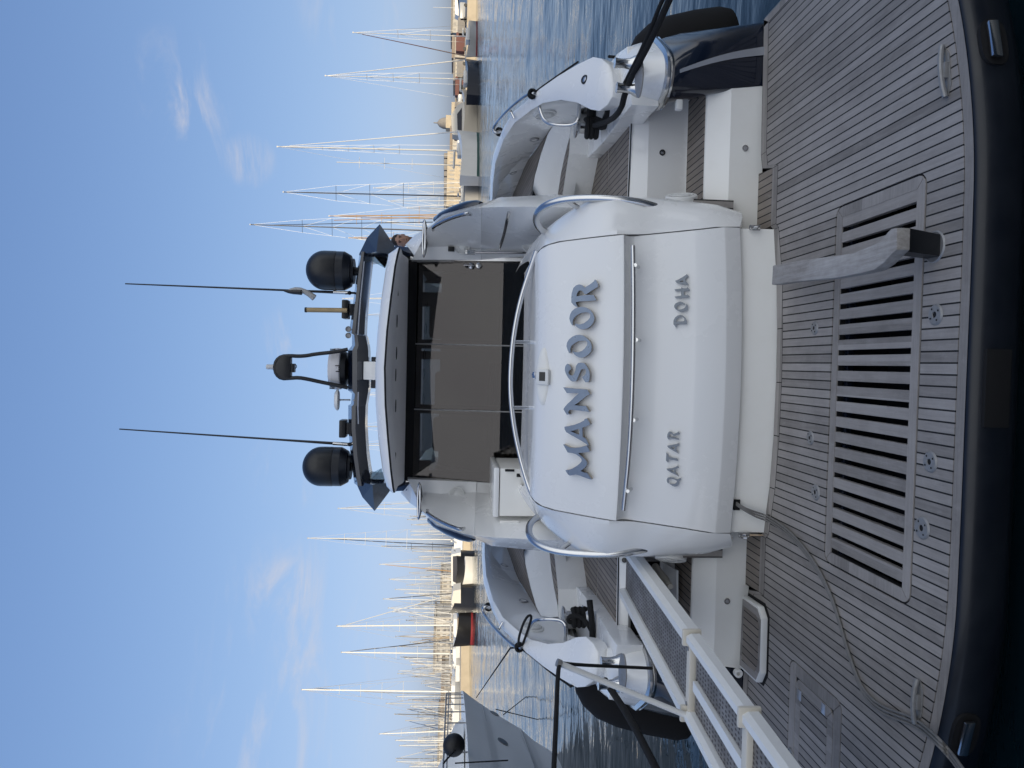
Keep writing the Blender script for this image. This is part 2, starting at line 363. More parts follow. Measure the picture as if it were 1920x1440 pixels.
MB().box((60.02, -120, WZ-1), (190, .9, .40)).build('quay', 'concrete', kind='structure', smooth=0)

# ------------------------------------------------------------------ the yacht
Y0 = Vector((0, 8, WZ))
yacht = empty('motor_yacht', Y0, 'white motor yacht moored stern-to, with teak swim platform, transom name letters and navy radar arch', 'yacht')

def smooth_line(pts, it=2):
    pts = [Vector(p) for p in pts]
    for _ in range(it):
        q = [pts[0]]
        for a, b in zip(pts, pts[1:]): q += [a*.75+b*.25, a*.25+b*.75]
        pts = q+[pts[-1]]
    return pts
def offs(pts, d):
    out = []
    for i, p in enumerate(pts):
        a = pts[max(i-1, 0)]; b = pts[min(i+1, len(pts)-1)]; t = (b-a).normalized()
        out.append(Vector((p.x+t.y*d, p.y-t.x*d, p.z)))
    return out
# -- swim platform
half = smooth_line([(0, 2.815, 0), (.6, 2.813, 0), (1.1, 2.822, 0), (1.7, 2.95, 0), (2.15, 3.15, 0), (2.43, 3.55, 0), (2.53, 4.1, 0), (2.53, 4.96, 0)], 3)
aft = [mx(p, -1) for p in half[::-1]]+half[1:]
fw_half = [(0, 4.58, 0), (.35, 4.59, 0), (.7, 4.625, 0), (1.02, 4.70, 0), (1.05, 4.74, 0), (1.44, 4.74, 0), (1.48, 4.90, 0), (1.58, 4.93, 0), (2.53, 4.96, 0)]
fw = [Vector((-p[0], p[1], p[2])) for p in fw_half[::-1]]+[Vector(p) for p in fw_half[1:]]
GX, GY0, GY1 = .985, 3.125, 3.885                      # slatted grating
aft_in = offs(aft, -.058)
fw_in = [Vector((p.x, p.y-.085, 0)) for p in fw]; fw_in[0].x += .05; fw_in[-1].x -= .05
aft_in[0].y = fw_in[0].y; aft_in[-1].y = fw_in[-1].y
def rrect(x0, x1, y0, y1, r, z=0, n=5):
    o = []
    for cx_, cy_, a0 in ((x1-r, y0+r, -90), (x1-r, y1-r, 0), (x0+r, y1-r, 90), (x0+r, y0+r, 180)):
        for k in range(n+1):
            a = R(a0+90*k/n); o.append(Vector((cx_+r*math.cos(a), cy_+r*math.sin(a), z)))
    return o
HX0, HX1, HY0, HY1 = -2.46, -1.70, 3.66, 4.25            # hatch to port
outer_t = aft_in+fw_in[::-1]
plat = MB().prism(outer_t, (0, 0, -.012), holes=[rrect(-GX-.012, GX+.012, GY0-.012, GY1+.012, .07), rrect(HX0-.008, HX1+.008, HY0-.008, HY1+.008, .06)]).build('swim_platform', 'teak', yacht, smooth=0)
g = .006
m = MB()
a2 = offs(aft, -.058+g)
for i in range(len(aft)-1):
    m.quad(aft[i], aft[i+1], a2[i+1], a2[i])
m.build('margin_plank', 'teak_cross', plat, smooth=0)
m = MB()
for i in range(len(fw)-1):
    p, q = fw[i], fw[i+1]; pi_, qi = fw_in[i], fw_in[i+1]
    if abs(p.x-q.x) > .12: m.quad(p+Vector((.003, 0, 0)), q-Vector((.003, 0, 0)), qi+Vector((-.003, g, 0)), pi_+Vector((.003, g, 0)))
    else: m.quad(p, q, qi+Vector((0, g, 0)), pi_+Vector((0, g, 0)))
m.build('forward_margin', 'teak_cross', plat, smooth=0)
base = offs(aft, -.012)
MB().prism([Vector((p.x, p.y, -.007)) for p in base+[f+Vector((0, .02, 0)) for f in fw[::-1]]], (0, 0, -.03), holes=[rrect(-GX+.06, GX-.06, GY0+.05, GY1-.06, .01, -.007), ]).build('platform_core', 'black_dark', plat, smooth=0)
prof = [(-.012, -.004), (.004, -.003), (.020, -.012), (.036, -.045), (.046, -.10), (.04, -.17), (.015, -.215), (-.05, -.235), (-.5, -.26)]
rows = []
for d, z in prof: rows.append([Vector((p.x, p.y, z)) for p in offs(aft, d)])
MB().grid(rows).build('platform_rim', 'rim_navy', plat, smooth=60)
# grating: frame and slats
m = MB(); fwid = .058
m.quad((-GX+.07, GY0, 0), (GX-.07, GY0, 0), (GX-fwid, GY0+fwid, 0), (-GX+fwid, GY0+fwid, 0))
def gframe(x0, x1, y0, y1, w, z, mb, gap=.0025):
    r = rrect(x0, x1, y0, y1, .05, z, 4); inn = [Vector((x1-w, y0+w, z)), Vector((x1-w, y1-w, z)), Vector((x0+w, y1-w, z)), Vector((x0+w, y0+w, z))]
    n = 5
    for c in range(4):
        seg = r[c*n:(c+1)*n]; nx = r[((c+1)*n) % len(r)]
        i0, i1 = inn[c], inn[(c+1) % 4]
        mid = seg[2]; nxt = r[((c+1) % 4)*n+2]
        poly = [mid+(i1-i0).normalized()*gap]+seg[3:]+[nx]+[r[((c+1) % 4)*n+1]]+[nxt-(i1-i0).normalized()*gap]+[i1-(i1-i0).normalized()*gap, i0+(i1-i0).normalized()*gap]
        mb.prism(poly, (0, 0, -.035))
gr = MB(); gframe(-GX, GX, GY0, GY1, fwid, 0, gr)
grating = gr.build('slatted_grating', 'teak_cross', plat, smooth=0)
m = MB(); npitch = 22; x0, x1 = -GX+fwid, GX-fwid; pit = (x1-x0)/npitch
for k in range(npitch):
    c = x0+(k+.5)*pit
    if k == 0 or k == npitch-1: pass
    m.box((c-pit*.5+.029, GY0+fwid+.001, -.032), (c+pit*.5, GY1-fwid-.001, -.001), .002)
m.build('slat', 'teak_plain', plat, smooth=0)
m = MB()
m.box((-GX+.03, GY0+.04, -.34), (GX-.03, GY1-.04, -.30))
m.box((-GX+.03, GY1-.05, -.30), (GX-.03, GY1-.03, -.04)); m.box((-GX+.03, GY0+.03, -.30), (GX-.03, GY0+.05, -.04))
m.build('grating_well', 'rim_navy', plat, smooth=0)
m = MB()
for y in (GY0+fwid+.02, GY1-fwid-.05): m.box((-GX+.06, y, -.07), (GX-.06, y+.03, -.034))
m.build('slat_bearer', 'navy', plat, smooth=0)
# hatch to port with two pale tabs
hm = MB(); gframe(HX0, HX1, HY0, HY1, .075, 0, hm); hf = hm.build('hatch_frame', 'teak_cross', plat, smooth=0)
hm = MB(); gframe(HX0+.08, HX1-.08, HY0+.08, HY1-.08, .06, 0, hm); hm.build('hatch_border', 'teak_plain', plat, smooth=0)
MB().box((HX0+.144, HY0+.144, -.012), (HX1-.144, HY1-.144, 0)).build('hatch_panel', 'teak', plat, smooth=0)
for q in ((1500, 1303), (1545, 1329)):
    p = at(*q, Z=0); MB().box((p.x-.03, p.y-.022, .0), (p.x+.03, p.y+.022, .007), .003).build('hatch_tab', 'silver_paint', plat)
# deck sockets
for q, rr in (((1755, 590), .048), ((1745, 866), .048), ((1730, 990), .052), ((1528, 615), .042), ((1520, 821), .042), ((1530, 923), .048), ((1483, 1414), .04)):
    p = at(*q, Z=0)
    sk = MB().lathe([(0, .004), (rr*.27, .004), (rr*.30, .009), (rr*.85, .008), (rr, .001)], p, seg=28).build('deck_socket', 'steel_dull', plat)
    h = MB().lathe([(rr*.27, .0055), (0, .0056)], p, seg=16)
    for k in range(4):
        a = k*1.57+.6; c = p+Vector((math.cos(a), math.sin(a), 0))*rr*.62
        h.lathe([(.005, .0096), (0, .0097)], c, seg=8)
    h.build('socket_hole', 'black_dark', plat)
# horn cleats, flush on the deck
for (a, b) in (((1768, 86), (1774, 182)), ((1722, 1273), (1717, 1356))):
    pa, pb = at(*a, Z=.012), at(*b, Z=.012); c = (pa+pb)/2; c.z = 0; d = (pb-pa).normalized(); n_ = Vector((-d.y, d.x, 0)); hl = (pb-pa).length/2
    if n_.y < 0: n_ = -n_
    m = MB()
    pl = [c+d*(hl*t)+n_*w for t, w in ((-.95, .0), (-.7, .028), (-.3, .05), (.3, .05), (.7, .028), (.95, 0), (.6, -.024), (-.6, -.024))]
    m.prism([p+Vector((0, 0, .006)) for p in pl], (0, 0, -.006), .002)
    m.tube([c-d*hl+Vector((0, 0, .016)), c-d*hl*.6+Vector((0, 0, .026)), c+Vector((0, 0, .03)), c+d*hl*.6+Vector((0, 0, .026)), c+d*hl+Vector((0, 0, .016))], .012, 10, 1)
    m.box(c-Vector((.035, .02, 0)), c+Vector((.035, .02, .026)), .006)
    m.build('deck_cleat', 'steel_dull', plat)
# rollers in the rim
for (top, bot, ya, yb) in ((1824, 1845, 57, 127), (1764, 1786, 1322, 1392)):
    p0 = at((top+bot)/2, (ya+yb)/2, Z=-.07); 
    # slide out to the rim face
    near = min(offs(aft, .05), key=lambda v: (v.x-p0.x)**2)
    i = min(range(len(aft)), key=lambda k: abs(aft[k].x-p0.x)); t = (aft[min(i+1, len(aft)-1)]-aft[max(i-1, 0)]).normalized(); n_ = Vector((t.y, -t.x, 0))
    c = aft[i]+n_*.034+Vector((0, 0, -.088)); c.x = p0.x
    m = MB(); rr = []
    for k in range(28):
        a = 2*math.pi*k/28; rr.append(c+t*(.105*math.copysign(abs(math.cos(a))**.6, math.cos(a)))+Vector((0, 0, .058*math.copysign(abs(math.sin(a))**.8, math.sin(a)))))
    m.prism([p+n_*.0135 for p in rr], -n_*.02); m.build('fairlead_recess', 'black_dark', plat, smooth=0)
    m = MB(); prof_ = [(-.085, -.022), (-.08, .022), (.08, .022), (.085, -.022)]
    m.prism([c+n_*.018+t*u+Vector((0, 0, w+.012)) for u, w in prof_], n_*.022, .007); m.build('fairlead_roller', 'steel', plat)
m = MB(); c = at(1845, 728, Y=2.775); m.box((c.x-.16, 2.762, -.155), (c.x+.16, 2.79, -.045), .004); m.build('rim_latch', 'black_dark', plat)

# -- transom, garage door
CV = .095
def tr(x, z, Yc): return Vector((x, Yc+CV*x*x, z))
zc = at(1389, 715, Y=4.60).z
tp = MB(); xs = [-1.02+2.04*k/16 for k in range(17)]
tp.grid([[tr(x, z, y) for x in xs] for z, y in ((-.02, 4.592), (.0, 4.592), (zc-.03, 4.61), (zc+.05, 4.62))])
for s in (1, -1): tp.quad(tr(s*1.02, -.02, 4.592), tr(s*1.02, zc+.05, 4.62), tr(s*1.02, zc+.05, 5.3), tr(s*1.02, -.02, 5.3))
transom = tp.build('transom', 'gelcoat_cream', yacht)
p = at(1380, 945, Y=4.69); MB().box((p.x-.035, p.y-.035, zc-.045), (p.x+.035, p.y+.02, zc-.004)).build('cable_port', 'black_dark', transom, smooth=0)
for s in (1, -1):
    p = at(*((1413, 427) if s == 1 else (1393, 1003)), Y=4.68)
    m = MB(); m.box(p+Vector((-.018, -.006, -.045)), p+Vector((.018, .004, .03)), .004)
    m.tube([p+Vector((-.008, 0, .02)), p+Vector((-.008, -.045, .02)), p+Vector((-.006, -.055, -.01)), p+Vector((-.006, -.02, -.03))], .008, 8, 1); m.build('hook', 'steel', transom)
    if s == -1: MB().prism([p+Vector(q) for q in ((-.008, -.002, -.04), (.006, -.002, -.04), (.003, -.002, -.13), (-.003, -.002, -.15))], (0, .006, 0)).build('rust_streak', 'rust', transom, smooth=0)
# rows: (image x on the centreline, Y on the centreline, half width)
def row(v, Yc): return at(v, 1440-(757-0.0), Y=Yc).z if False else at(v, 712, Y=Yc).z
def seamx(v):
    tab = [(1000, .862), (1004, .885), (1016, .915), (1044, .935), (1100, .945), (1174, .955), (1280, .985), (1389, 1.02)]
    for (a, xa), (b, xb) in zip(tab, tab[1:]):
        if a <= v <= b: return xa+(xb-xa)*(v-a)/(b-a)
    return tab[0][1] if v < 1000 else tab[-1][1]
D = [(1389, 4.565), (1362, 4.522), (1358, 4.52), (1300, 4.579), (1240, 4.639), (1190, 4.69)]
U = [(1168, 4.63), (1164, 4.632), (1130, 4.70), (1090, 4.79), (1050, 4.885), (1025, 4.955), (1010, 5.03), (1002, 5.11), (999.5, 5.20)]
def drow(v, Yc, inset=.004, n=20, extra=0.):
    z = row(v, Yc); h = seamx(v)-inset
    return [Vector((h*(-1+2*k/n), Yc+CV*(h*(-1+2*k/n))**2, z)) for k in range(n+1)]
# lower face, then the recess that carries the grab rail, then the upper face
rows = [drow(1389, 4.66)]+[drow(v, y) for v, y in D]
n = 20
rec = []
for v, y in ((1186, 4.69), (1179, 4.685), (1171, 4.655)): rec.append(drow(v, y))
rows += rec+[drow(v, y) for v, y in U]
top = rows[-1]
rows.append([Vector((p.x*.99, p.y+.25, p.z+.012)) for p in top]); rows.append([Vector((p.x*.98, p.y+.75, p.z+.005)) for p in top])
dm = MB().grid(rows)
for s in (0, -1):
    for i in range(len(rows)-1): dm.quad(rows[i][s], rows[i+1][s], rows[i+1][s]+Vector((0, .1, 0)), rows[i][s]+Vector((0, .1, 0)))
door = dm.build('garage_door', 'gelcoat', yacht, smooth=32)
ZY = [(row(v, y), y) for v, y in D+[(1186, 4.70)]+U]
def door_pt(v, y, off):
    """where the image point meets the door skin, pushed off it"""
    p = at(v, y, Y=4.6)
    for _ in range(8):
        Yc = ZY[0][1] if p.z < ZY[0][0] else ZY[-1][1]
        for (z0, y0), (z1, y1) in zip(ZY, ZY[1:]):
            if z0 <= p.z <= z1 and z1 > z0: Yc = y0+(y1-y0)*(p.z-z0)/(z1-z0)
        p = at(v, y, Y=Yc+CV*p.x*p.x-off)
    return p
LB = {  # outlines measured on the photograph: (image x, image y)
 'R1': ('L', 510, [(730,370),(640,400),(560,480),(510,640),(497,760),(498,910),(560,985),(625,1030),(690,1045),(640,960),(630,905),(740,880),(1010,870),(1245,845),(1190,740),(1160,690),(1020,685),(730,715),(650,730),(655,680),(690,600),(730,555),(800,555),(850,590),(890,660),(960,660),(1100,560),(1290,440),(1290,350),(1240,260),(1215,225),(1190,235),(1185,270),(1060,370),(890,475),(850,420),(800,385)]),
 'O1': ('L', 510, [(520,1595),(470,1510),(440,1400),(455,1290),(510,1180),(600,1100),(720,1055),(830,1045),(940,1065),(1050,1130),(1130,1220),(1175,1330),(1185,1400),(1160,1500),(1090,1600),(1000,1680),(880,1720),(760,1710),(680,1665),(620,1600),(595,1545),(660,1560),(760,1570),(880,1535),(990,1450),(1060,1370),(1070,1280),(1030,1225),(930,1205),(800,1225),(680,1280),(590,1360),(545,1440),(535,1520),(540,1570)]),
 'O2': ('L', 590, [(435,1155),(390,1070),(355,950),(365,850),(420,750),(520,665),(640,610),(760,600),(860,630),(950,700),(1040,780),(1090,880),(1105,980),(1090,1090),(1010,1190),(920,1260),(830,1290),(740,1285),(660,1250),(590,1190),(530,1100),(620,1120),(720,1125),(820,1085),(910,1000),(975,910),(975,830),(930,780),(820,780),(690,800),(590,860),(500,930),(465,1020),(470,1110)]),
 'S1': ('L', 670, [(375,195),(420,210),(450,250),(480,310),(490,350),(430,400),(410,450),(420,500),(480,540),(540,545),(580,500),(620,380),(640,260),(700,170),(780,155),(880,175),(940,240),(1000,340),(1040,450),(1050,560),(1035,680),(1010,745),(920,750),(880,690),(815,590),(880,560),(930,480),(940,400),(910,350),(850,345),(790,370),(750,460),(710,560),(670,650),(640,715),(540,730),(480,700),(400,610),(340,500),(305,390),(310,300),(335,230)]),
 'N1': ('L', 670, [(255,900),(360,915),(560,935),(760,950),(970,970),(1010,1040),(1050,1105),(960,1150),(850,1240),(740,1330),(640,1400),(580,1435),(660,1440),(780,1455),(930,1460),(980,1540),(1030,1640),(900,1620),(740,1600),(580,1580),(480,1570),(420,1600),(400,1660),(440,1710),(365,1725),(310,1640),(262,1555),(300,1490),(380,1400),(500,1290),(620,1170),(720,1080),(560,1070),(365,1075),(310,990)]),
 'A1': ('L', 740, [(290,965),(420,945),(600,900),(760,840),(880,775),(900,730),(960,715),(1000,780),(1060,880),(1000,930),(900,970),(830,990),(830,1130),(835,1270),(900,1300),(945,1350),(990,1450),(1020,1560),(960,1490),(860,1420),(740,1350),(600,1270),(460,1190),(345,1125),(300,1040)], [(470,1090),(560,1080),(660,1045),(740,1025),(742,1110),(735,1200),(660,1180),(550,1130)]),
 'M1': ('L', 820, [(255,215),(330,250),(450,310),(580,320),(740,305),(880,270),(965,245),(1005,330),(1045,430),(920,450),(800,465),(700,470),(760,530),(850,610),(930,690),(965,770),(950,850),(890,920),(820,980),(770,1010),(860,1050),(970,1080),(1020,1150),(1100,1270),(1000,1245),(860,1190),(740,1145),(630,1120),(540,1135),(450,1150),(400,1115),(350,1040),(320,990),(420,980),(540,935),(660,860),(760,780),(810,710),(800,640),(740,580),(640,510),(520,470),(390,455),(330,350)]),
}
LS = {
 'A2': ('S', 500, [(620,635),(760,580),(950,470),(1120,360),(1135,325),(1200,385),(1230,430),(1180,470),(1110,510),(1090,560),(1090,640),(1110,695),(1180,730),(1240,830),(1100,815),(900,790),(740,760),(690,720)], [(800,680),(900,640),(970,600),(985,650),(980,690),(880,690)]),
 'H2': ('S', 500, [(595,1020),(740,1000),(880,985),(910,920),(940,950),(1000,970),(1140,965),(1170,915),(1220,970),(1290,1060),(1200,1090),(1020,1100),(1010,1180),(1015,1275),(1140,1275),(1165,1230),(1220,1290),(1280,1360),(1150,1400),(900,1420),(660,1420),(590,1350),(740,1320),(890,1300),(895,1200),(890,1110),(640,1100)]),
 'O3': ('S', 555, [(1130,340),(1180,400),(1215,500),(1190,600),(1100,680),(960,720),(850,715),(740,660),(640,590),(580,500),(575,420),(640,330),(760,265),(880,245),(970,280),(1060,350),(1100,400),(1040,400),(960,375),(840,390),(740,440),(690,500),(700,570),(780,610),(900,600),(1020,550),(1100,470),(1125,400)]),
 'D2': ('S', 555, [(540,1180),(550,1080),(620,960),(720,880),(850,845),(970,880),(1080,970),(1150,1100),(1160,1190),(1140,1270),(1000,1265),(840,1265),(690,1270),(720,1340),(650,1420),(610,1340),(540,1270)], [(660,1160),(720,1150),(860,1145),(1010,1130),(1045,1080),(1030,1000),(960,930),(820,960),(700,1040)]),
 'R3': ('T', 800, [(310,110),(350,120),(385,160),(400,165),(480,130),(505,110),(540,170),(480,190),(405,210),(380,210),(370,175),(330,160),(300,185),(300,220),(340,232),(440,250),(510,265),(520,298),(420,280),(320,268),(290,272),(295,300),(262,265),(250,230),(255,170),(280,125)]),
 'A3': ('T', 800, [(250,430),(360,410),(460,390),(505,372),(530,415),(490,440),(462,450),(458,540),(480,560),(515,610),(440,570),(350,520),(270,470)], [(330,470),(380,455),(418,445),(418,512),(370,490)]),
 'T3': ('T', 800, [(230,585),(275,630),(285,680),(370,700),(470,715),(490,740),(500,772),(400,755),(300,740),(285,745),(270,810),(235,775),(222,760),(228,660)]),
 'A4': ('T', 800, [(235,950),(360,935),(440,910),(485,882),(520,920),(470,940),(440,955),(438,1050),(480,1075),(515,1120),(430,1075),(340,1035),(260,985)], [(310,990),(370,975),(410,965),(410,1030),(360,1010)]),
 'Q3': ('T', 800, [(275,1280),(245,1240),(238,1190),(265,1150),(320,1138),(390,1150),(440,1180),(480,1188),(550,1155),(565,1190),(520,1225),(515,1290),(480,1340),(420,1352),(360,1330),(305,1285),(360,1290),(430,1285),(465,1250),(470,1220),(420,1190),(350,1172),(300,1185),(278,1220),(280,1260)]),
}
def conv(kind, oy, pts):
    if kind == 'L': return [(1040+a/16, oy+b/16) for a, b in pts]
    if kind == 'S': return [(1240+a/24, oy+b/24) for a, b in pts]
    return [(1230+a/12, oy+b/12) for a, b in pts]
def letters(tab, keys, name, m1, m2, lo, hi):
    face, back = MB(), MB()
    for k in keys:
        e = tab[k]; o = conv(e[0], e[1], e[2]); hs = [conv(e[0], e[1], h) for h in e[3:]]
        # the outlines are those of the front faces; the letter's sides run back to the door, square to it
        P = [[door_pt(a, b, hi) for a, b in l] for l in [o]+hs]
        nrm = Vector((0, .83, -.36)) if tab is LB else Vector((0, .93, -.28))
        face.prism(P[0], nrm*(.45*(hi-lo)), holes=P[1:]); back.prism([p+nrm*(.451*(hi-lo)) for p in P[0]], nrm*(.62*hi), holes=[[p+nrm*(.451*(hi-lo)) for p in h] for h in P[1:]])
    f = face.build(name, m1, door, smooth=0); back.build(name+'_side', m2, door, smooth=0)
letters(LB, ('M1', 'A1', 'N1', 'S1', 'O2', 'O1', 'R1'), 'name_letters', 'letter_face', 'letter_back', .004, .062)
letters(LS, ('D2', 'O3', 'H2', 'A2'), 'home_port_letters', 'letter_grey', 'steel', .002, .022)
letters(LS, ('Q3', 'A4', 'T3', 'A3', 'R3'), 'country_letters', 'letter_grey', 'steel', .002, .022)
# grab rail across the door
rail = [at(1187, 461, Y=4.66), at(1188.5, 560, Y=4.60), at(1187, 710, Y=4.56), at(1181, 840, Y=4.60), at(1169, 956, Y=4.68)]
m = MB().tube(rail, .0155, 12, 2)
for q in ((1193, 497), (1195, 637), (1190, 788), (1179, 921)):
    Yr = 4.565+.1*(at(q[0], q[1], Y=4.6).x)**2; a = at(q[0]-2, q[1], Y=Yr); m.tube([a, a+Vector((0, .09, -.045))], .0125, 10)
m.build('grab_rail', 'steel', door)
# fairing with door-phone, and the lock
def oval(c, rx, rz, nrm, pw=1.25, k=32):
    u = Vector((1, 0, 0)); w = nrm.cross(u).normalized()
    return [c+u*(rx*math.copysign(abs(math.cos(t))**1.5, math.cos(t)))+w*(rz*math.copysign(abs(math.sin(t))**.9, math.sin(t))) for t in [2*math.pi*i/k for i in range(k)]]
c = door_pt(1019, 706, .0); nrm = Vector((0, -.72, .69))
rows = [oval(c+nrm*h, .20*f, .062*f2, nrm) for h, f, f2 in ((-.03, 1.03, 1.08), (.004, 1., 1.), (.012, .93, .86), (.017, .8, .6), (.018, .4, .3))]
fr = MB().grid(rows, True, True).build('doorphone_fairing', 'gelcoat_cream', door)
u = Vector((1, 0, 0)); w = nrm.cross(u).normalized()
if w.z < 0: w = -w
def plate(cc, hx, hz, d0, d1, bev): 
    return MB().prism([cc+u*(a*hx)+w*(b*hz)+nrm*d0 for a, b in ((-1, -1), (1, -1), (1, 1), (-1, 1))], nrm*(d1-d0), bev)
c2 = door_pt(1022, 707, .0)
plate(c2, .054, .05, .005, .034, .009).build('doorphone', 'white_plastic', door); plate(c2+u*.004, .031, .026, .034, .0352, 0).build('doorphone_screen', 'screen', door)
c3 = door_pt(1002, 703, 0); MB().lathe([(0, .012), (.012, .012), (.022, .008), (.024, -.01)], c3, (0, -.5, .86)).build('door_lock', 'steel', door)
# curved rail above the door
pts = [at(1006, 470, Y=5.25), at(990, 517, Y=5.32), at(975, 565, Y=5.36), at(963, 625, Y=5.38), at(957, 690, Y=5.39), at(957, 745, Y=5.39), at(964, 805, Y=5.38), at(976, 860, Y=5.36), at(992, 915, Y=5.28), at(1004, 940, Y=5.2)]
m = MB().tube(pts, .0185, 12, 2)
for q in ((962, 641), (960, 764)):
    a = at(*q, Y=5.385); m.tube([a, Vector((a.x, a.y, top[10].z-.05))], .0145, 10)
m.build('arched_handrail', 'steel', yacht)

# -- both sides: quarter panels, stairs, hull quarters, bulwarks
def Yc_of(v):
    tabs = D+U
    if v >= 1389: return D[0][1]
    for (a, ya), (b, yb) in zip(tabs, tabs[1:]):
        if b <= v <= a: return ya+(yb-ya)*(a-v)/(a-b)
    return U[-1][1]
def speaker(c, nrm, r, parent):
    nrm = Vector(nrm).normalized()
    sp = MB().lathe([(r*1.05, -.03), (r*1.05, .008), (r, .014), (r*.86, .016), (r*.84, .006), (r*.5, .012), (r*.3, .02), (0, .021)], c, nrm, 28).build('speaker', 'white_plastic', parent)
    u = nrm.orthogonal().normalized(); w = nrm.cross(u); m = MB()
    for k in range(12):
        a = 2*math.pi*k/12; d = u*math.cos(a)+w*math.sin(a)
        m.tube([c+d*r*.35+nrm*.02, c+d*r*.85+nrm*.016], .004, 6)
    for f in (.42, .56, .7): m.tube([c+(u*math.cos(2*math.pi*k/24)+w*math.sin(2*math.pi*k/24))*r*f+nrm*.0185 for k in range(25)], .0035, 6)
    m.build('speaker_grille', 'white_plastic', sp)
def ring_light(c, nrm, r, parent, m1='steel', m2='grey_plastic'):
    nrm = Vector(nrm).normalized()
    o = MB().lathe([(r*.6, .002), (r*.62, .007), (r*.9, .007), (r, -.002)], c, nrm, 24).build('courtesy_light', m1, parent)
    MB().lathe([(r*.6, .0035), (r*.2, .006), (0, .006)], c, nrm, 20).build('light_lens', m2, o)
QE = [(1389, 398), (1345, 384), (1302, 378.5), (1250, 373), (1205, 371), (1155, 370), (1125, 371), (1105, 374), (1080, 388), (1060, 401), (1044, 413), (1028, 430), (1016, 444), (1006, 459)]
for s in (1, -1):
    rows = []
    for v, ye in QE:
        xi = seamx(v)+.004; ys = Yc_of(v); zi = row(v, ys)
        pin = Vector((xi, ys+CV*xi*xi, zi)); din = Vector((pin.x, pin.y+.05, pin.z))
        k = max(0, (1105-v)/100); pe = at(v, ye, Y=pin.y+.16+.22*k)
        mid = pin.lerp(pe, .55)+Vector((0, -.035, .0)); pr = pin.lerp(pe, .12)+Vector((0, -.012, 0)); m3 = pin.lerp(pe, .88)+Vector((0, -.02, 0))
        back = Vector((pe.x+.015, pe.y+.45, pe.z-.0+(.03 if v < 1105 else 0)))
        rows.append([mx(p, s) for p in (din, pin, pr, mid, m3, pe, back, back+Vector((0, .5, 0)))])
    low = [Vector(p) for p in rows[0]]
    rows.insert(0, [Vector((p.x*.985, p.y+.07, p.z-.035)) for p in low])
    lastr = rows[-1]; rows.append([Vector((p.x*.97, p.y+.06, p.z+.012)) for p in lastr]); rows.append([Vector((p.x*.95, p.y+.5, p.z+.012)) for p in lastr])
    qp = MB().grid(rows).build('quarter_panel', 'gelcoat', yacht, smooth=38)
    # side wall of the stairs
    x = 1.205*s
    MB().box((min(x, 1.0*s), 5.02, -.02), (max(x, 1.0*s), 6.6, 1.0), .02).build('stair_wall', 'gelcoat', yacht)
    # big tubular handrail
    pts = [at(1244, 394, Y=4.87), at(1226, 386, Y=4.86), at(1180, 375, Y=4.87), at(1120, 371, Y=4.93), at(1062, 373, Y=5.02), at(1030, 381, Y=5.10), at(1011, 393, Y=5.2), at(1004, 409, Y=5.3), at(1009, 426, Y=5.38), at(1024, 436, Y=5.42), at(1045, 440, Y=5.45)]
    m = MB().tube(mp2(pts, s), .0255, 14, 2)
    m.tube(mp2([at(1062, 374, Y=5.02), at(1084, 390, Y=5.08)], s), .018, 10)
    m.lathe([(.042, -.006), (.042, .004), (.026, .012)], mx(pts[0]+Vector((-.004, .008, -.004)), s), mx(Vector((.25, -.9, .3)), s))
    m.build('tube_handrail', 'steel', qp)
    p = at(1276, 372, Y=5.0); speaker(mx(Vector((p.x+.005, 4.985, p.z)), s), mx(Vector((.93, -.34, .12)), s), .105, qp)
    # stairs
    xa, xb = 1.04, 2.32
    def stair(prof, name, m_):
        MB().prism([Vector((xa*s, y, z)) for y, z in prof], (s*(xb-xa), 0, 0)).build(name, m_, st, smooth=20)
    st = MB().prism([Vector((xa*s, y, z)) for y, z in ((4.975, -.03), (4.965, .215), (5.05, .352), (5.06, .36), (5.47, .36), (5.47, -.03))], (s*(xb-xa), 0, 0)).build('boarding_stairs', 'gelcoat_cream', yacht, smooth=0)
    stair(((5.472, .2), (5.465, .665), (5.515, .785), (5.53, .792), (7.6, .792), (7.6, .2)), 'stair_riser', 'gelcoat')
    def zpoly(pts, Z): return [mx(at(a, b, Z=Z), s) for a, b in pts]
    A_ = [(1055, 366), (1062, 320), (1067, 289), (1069, 256), (1071, 233)]; B_ = [(997, 366), (1003, 330), (1014, 290), (1027, 252), (1037, 236)]
    A_ = zpoly(A_, 1.08); pp = [A_[0]+Vector((-.35*s, 0, 0))]+A_+[Vector((2.45*s, A_[-1].y+.1, 1.08)), Vector((2.45*s, 9.5, 1.08)), Vector((A_[0].x-.35*s, 9.5, 1.08))]
    MB().prism(pp, (0, 0, -.4)).build('lower_deck_step', 'gelcoat', st, smooth=0)
    lo_ = [(1045, 368), (1052, 325), (1059, 289), (1067, 259), (1070, 236)]; hi_ = [(997, 368), (1003, 330), (1014, 290), (1027, 252), (1037, 236)]
    zs_ = (1.335, 1.32, 1.295, 1.26, 1.235)
    lo3 = zpoly(lo_, 1.081); hi3 = [mx(at(a, b, Z=z), s) for (a, b), z in zip(hi_, zs_)]
    ed_ = [((950, 374), 1.39), ((961, 341), 1.37), ((982, 311), 1.345), ((1003, 284), 1.305), ((1037, 236), 1.236)]
    ed3 = [mx(at(*q, Z=z), s) for q, z in ed_]
    m = MB(); m.grid([[p+Vector((0, .004, 0)) for p in lo3], [l.lerp(h, .5)+Vector((0, -.03, 0)) for l, h in zip(lo3, hi3)], hi3])
    m.quad(hi3[0], lo3[0], lo3[0]+Vector((-.5*s, 0, 0)), hi3[0]+Vector((-.5*s, 0, 0)))
    out3 = [Vector((2.35*s, p.y, p.z)) for p in ed3]
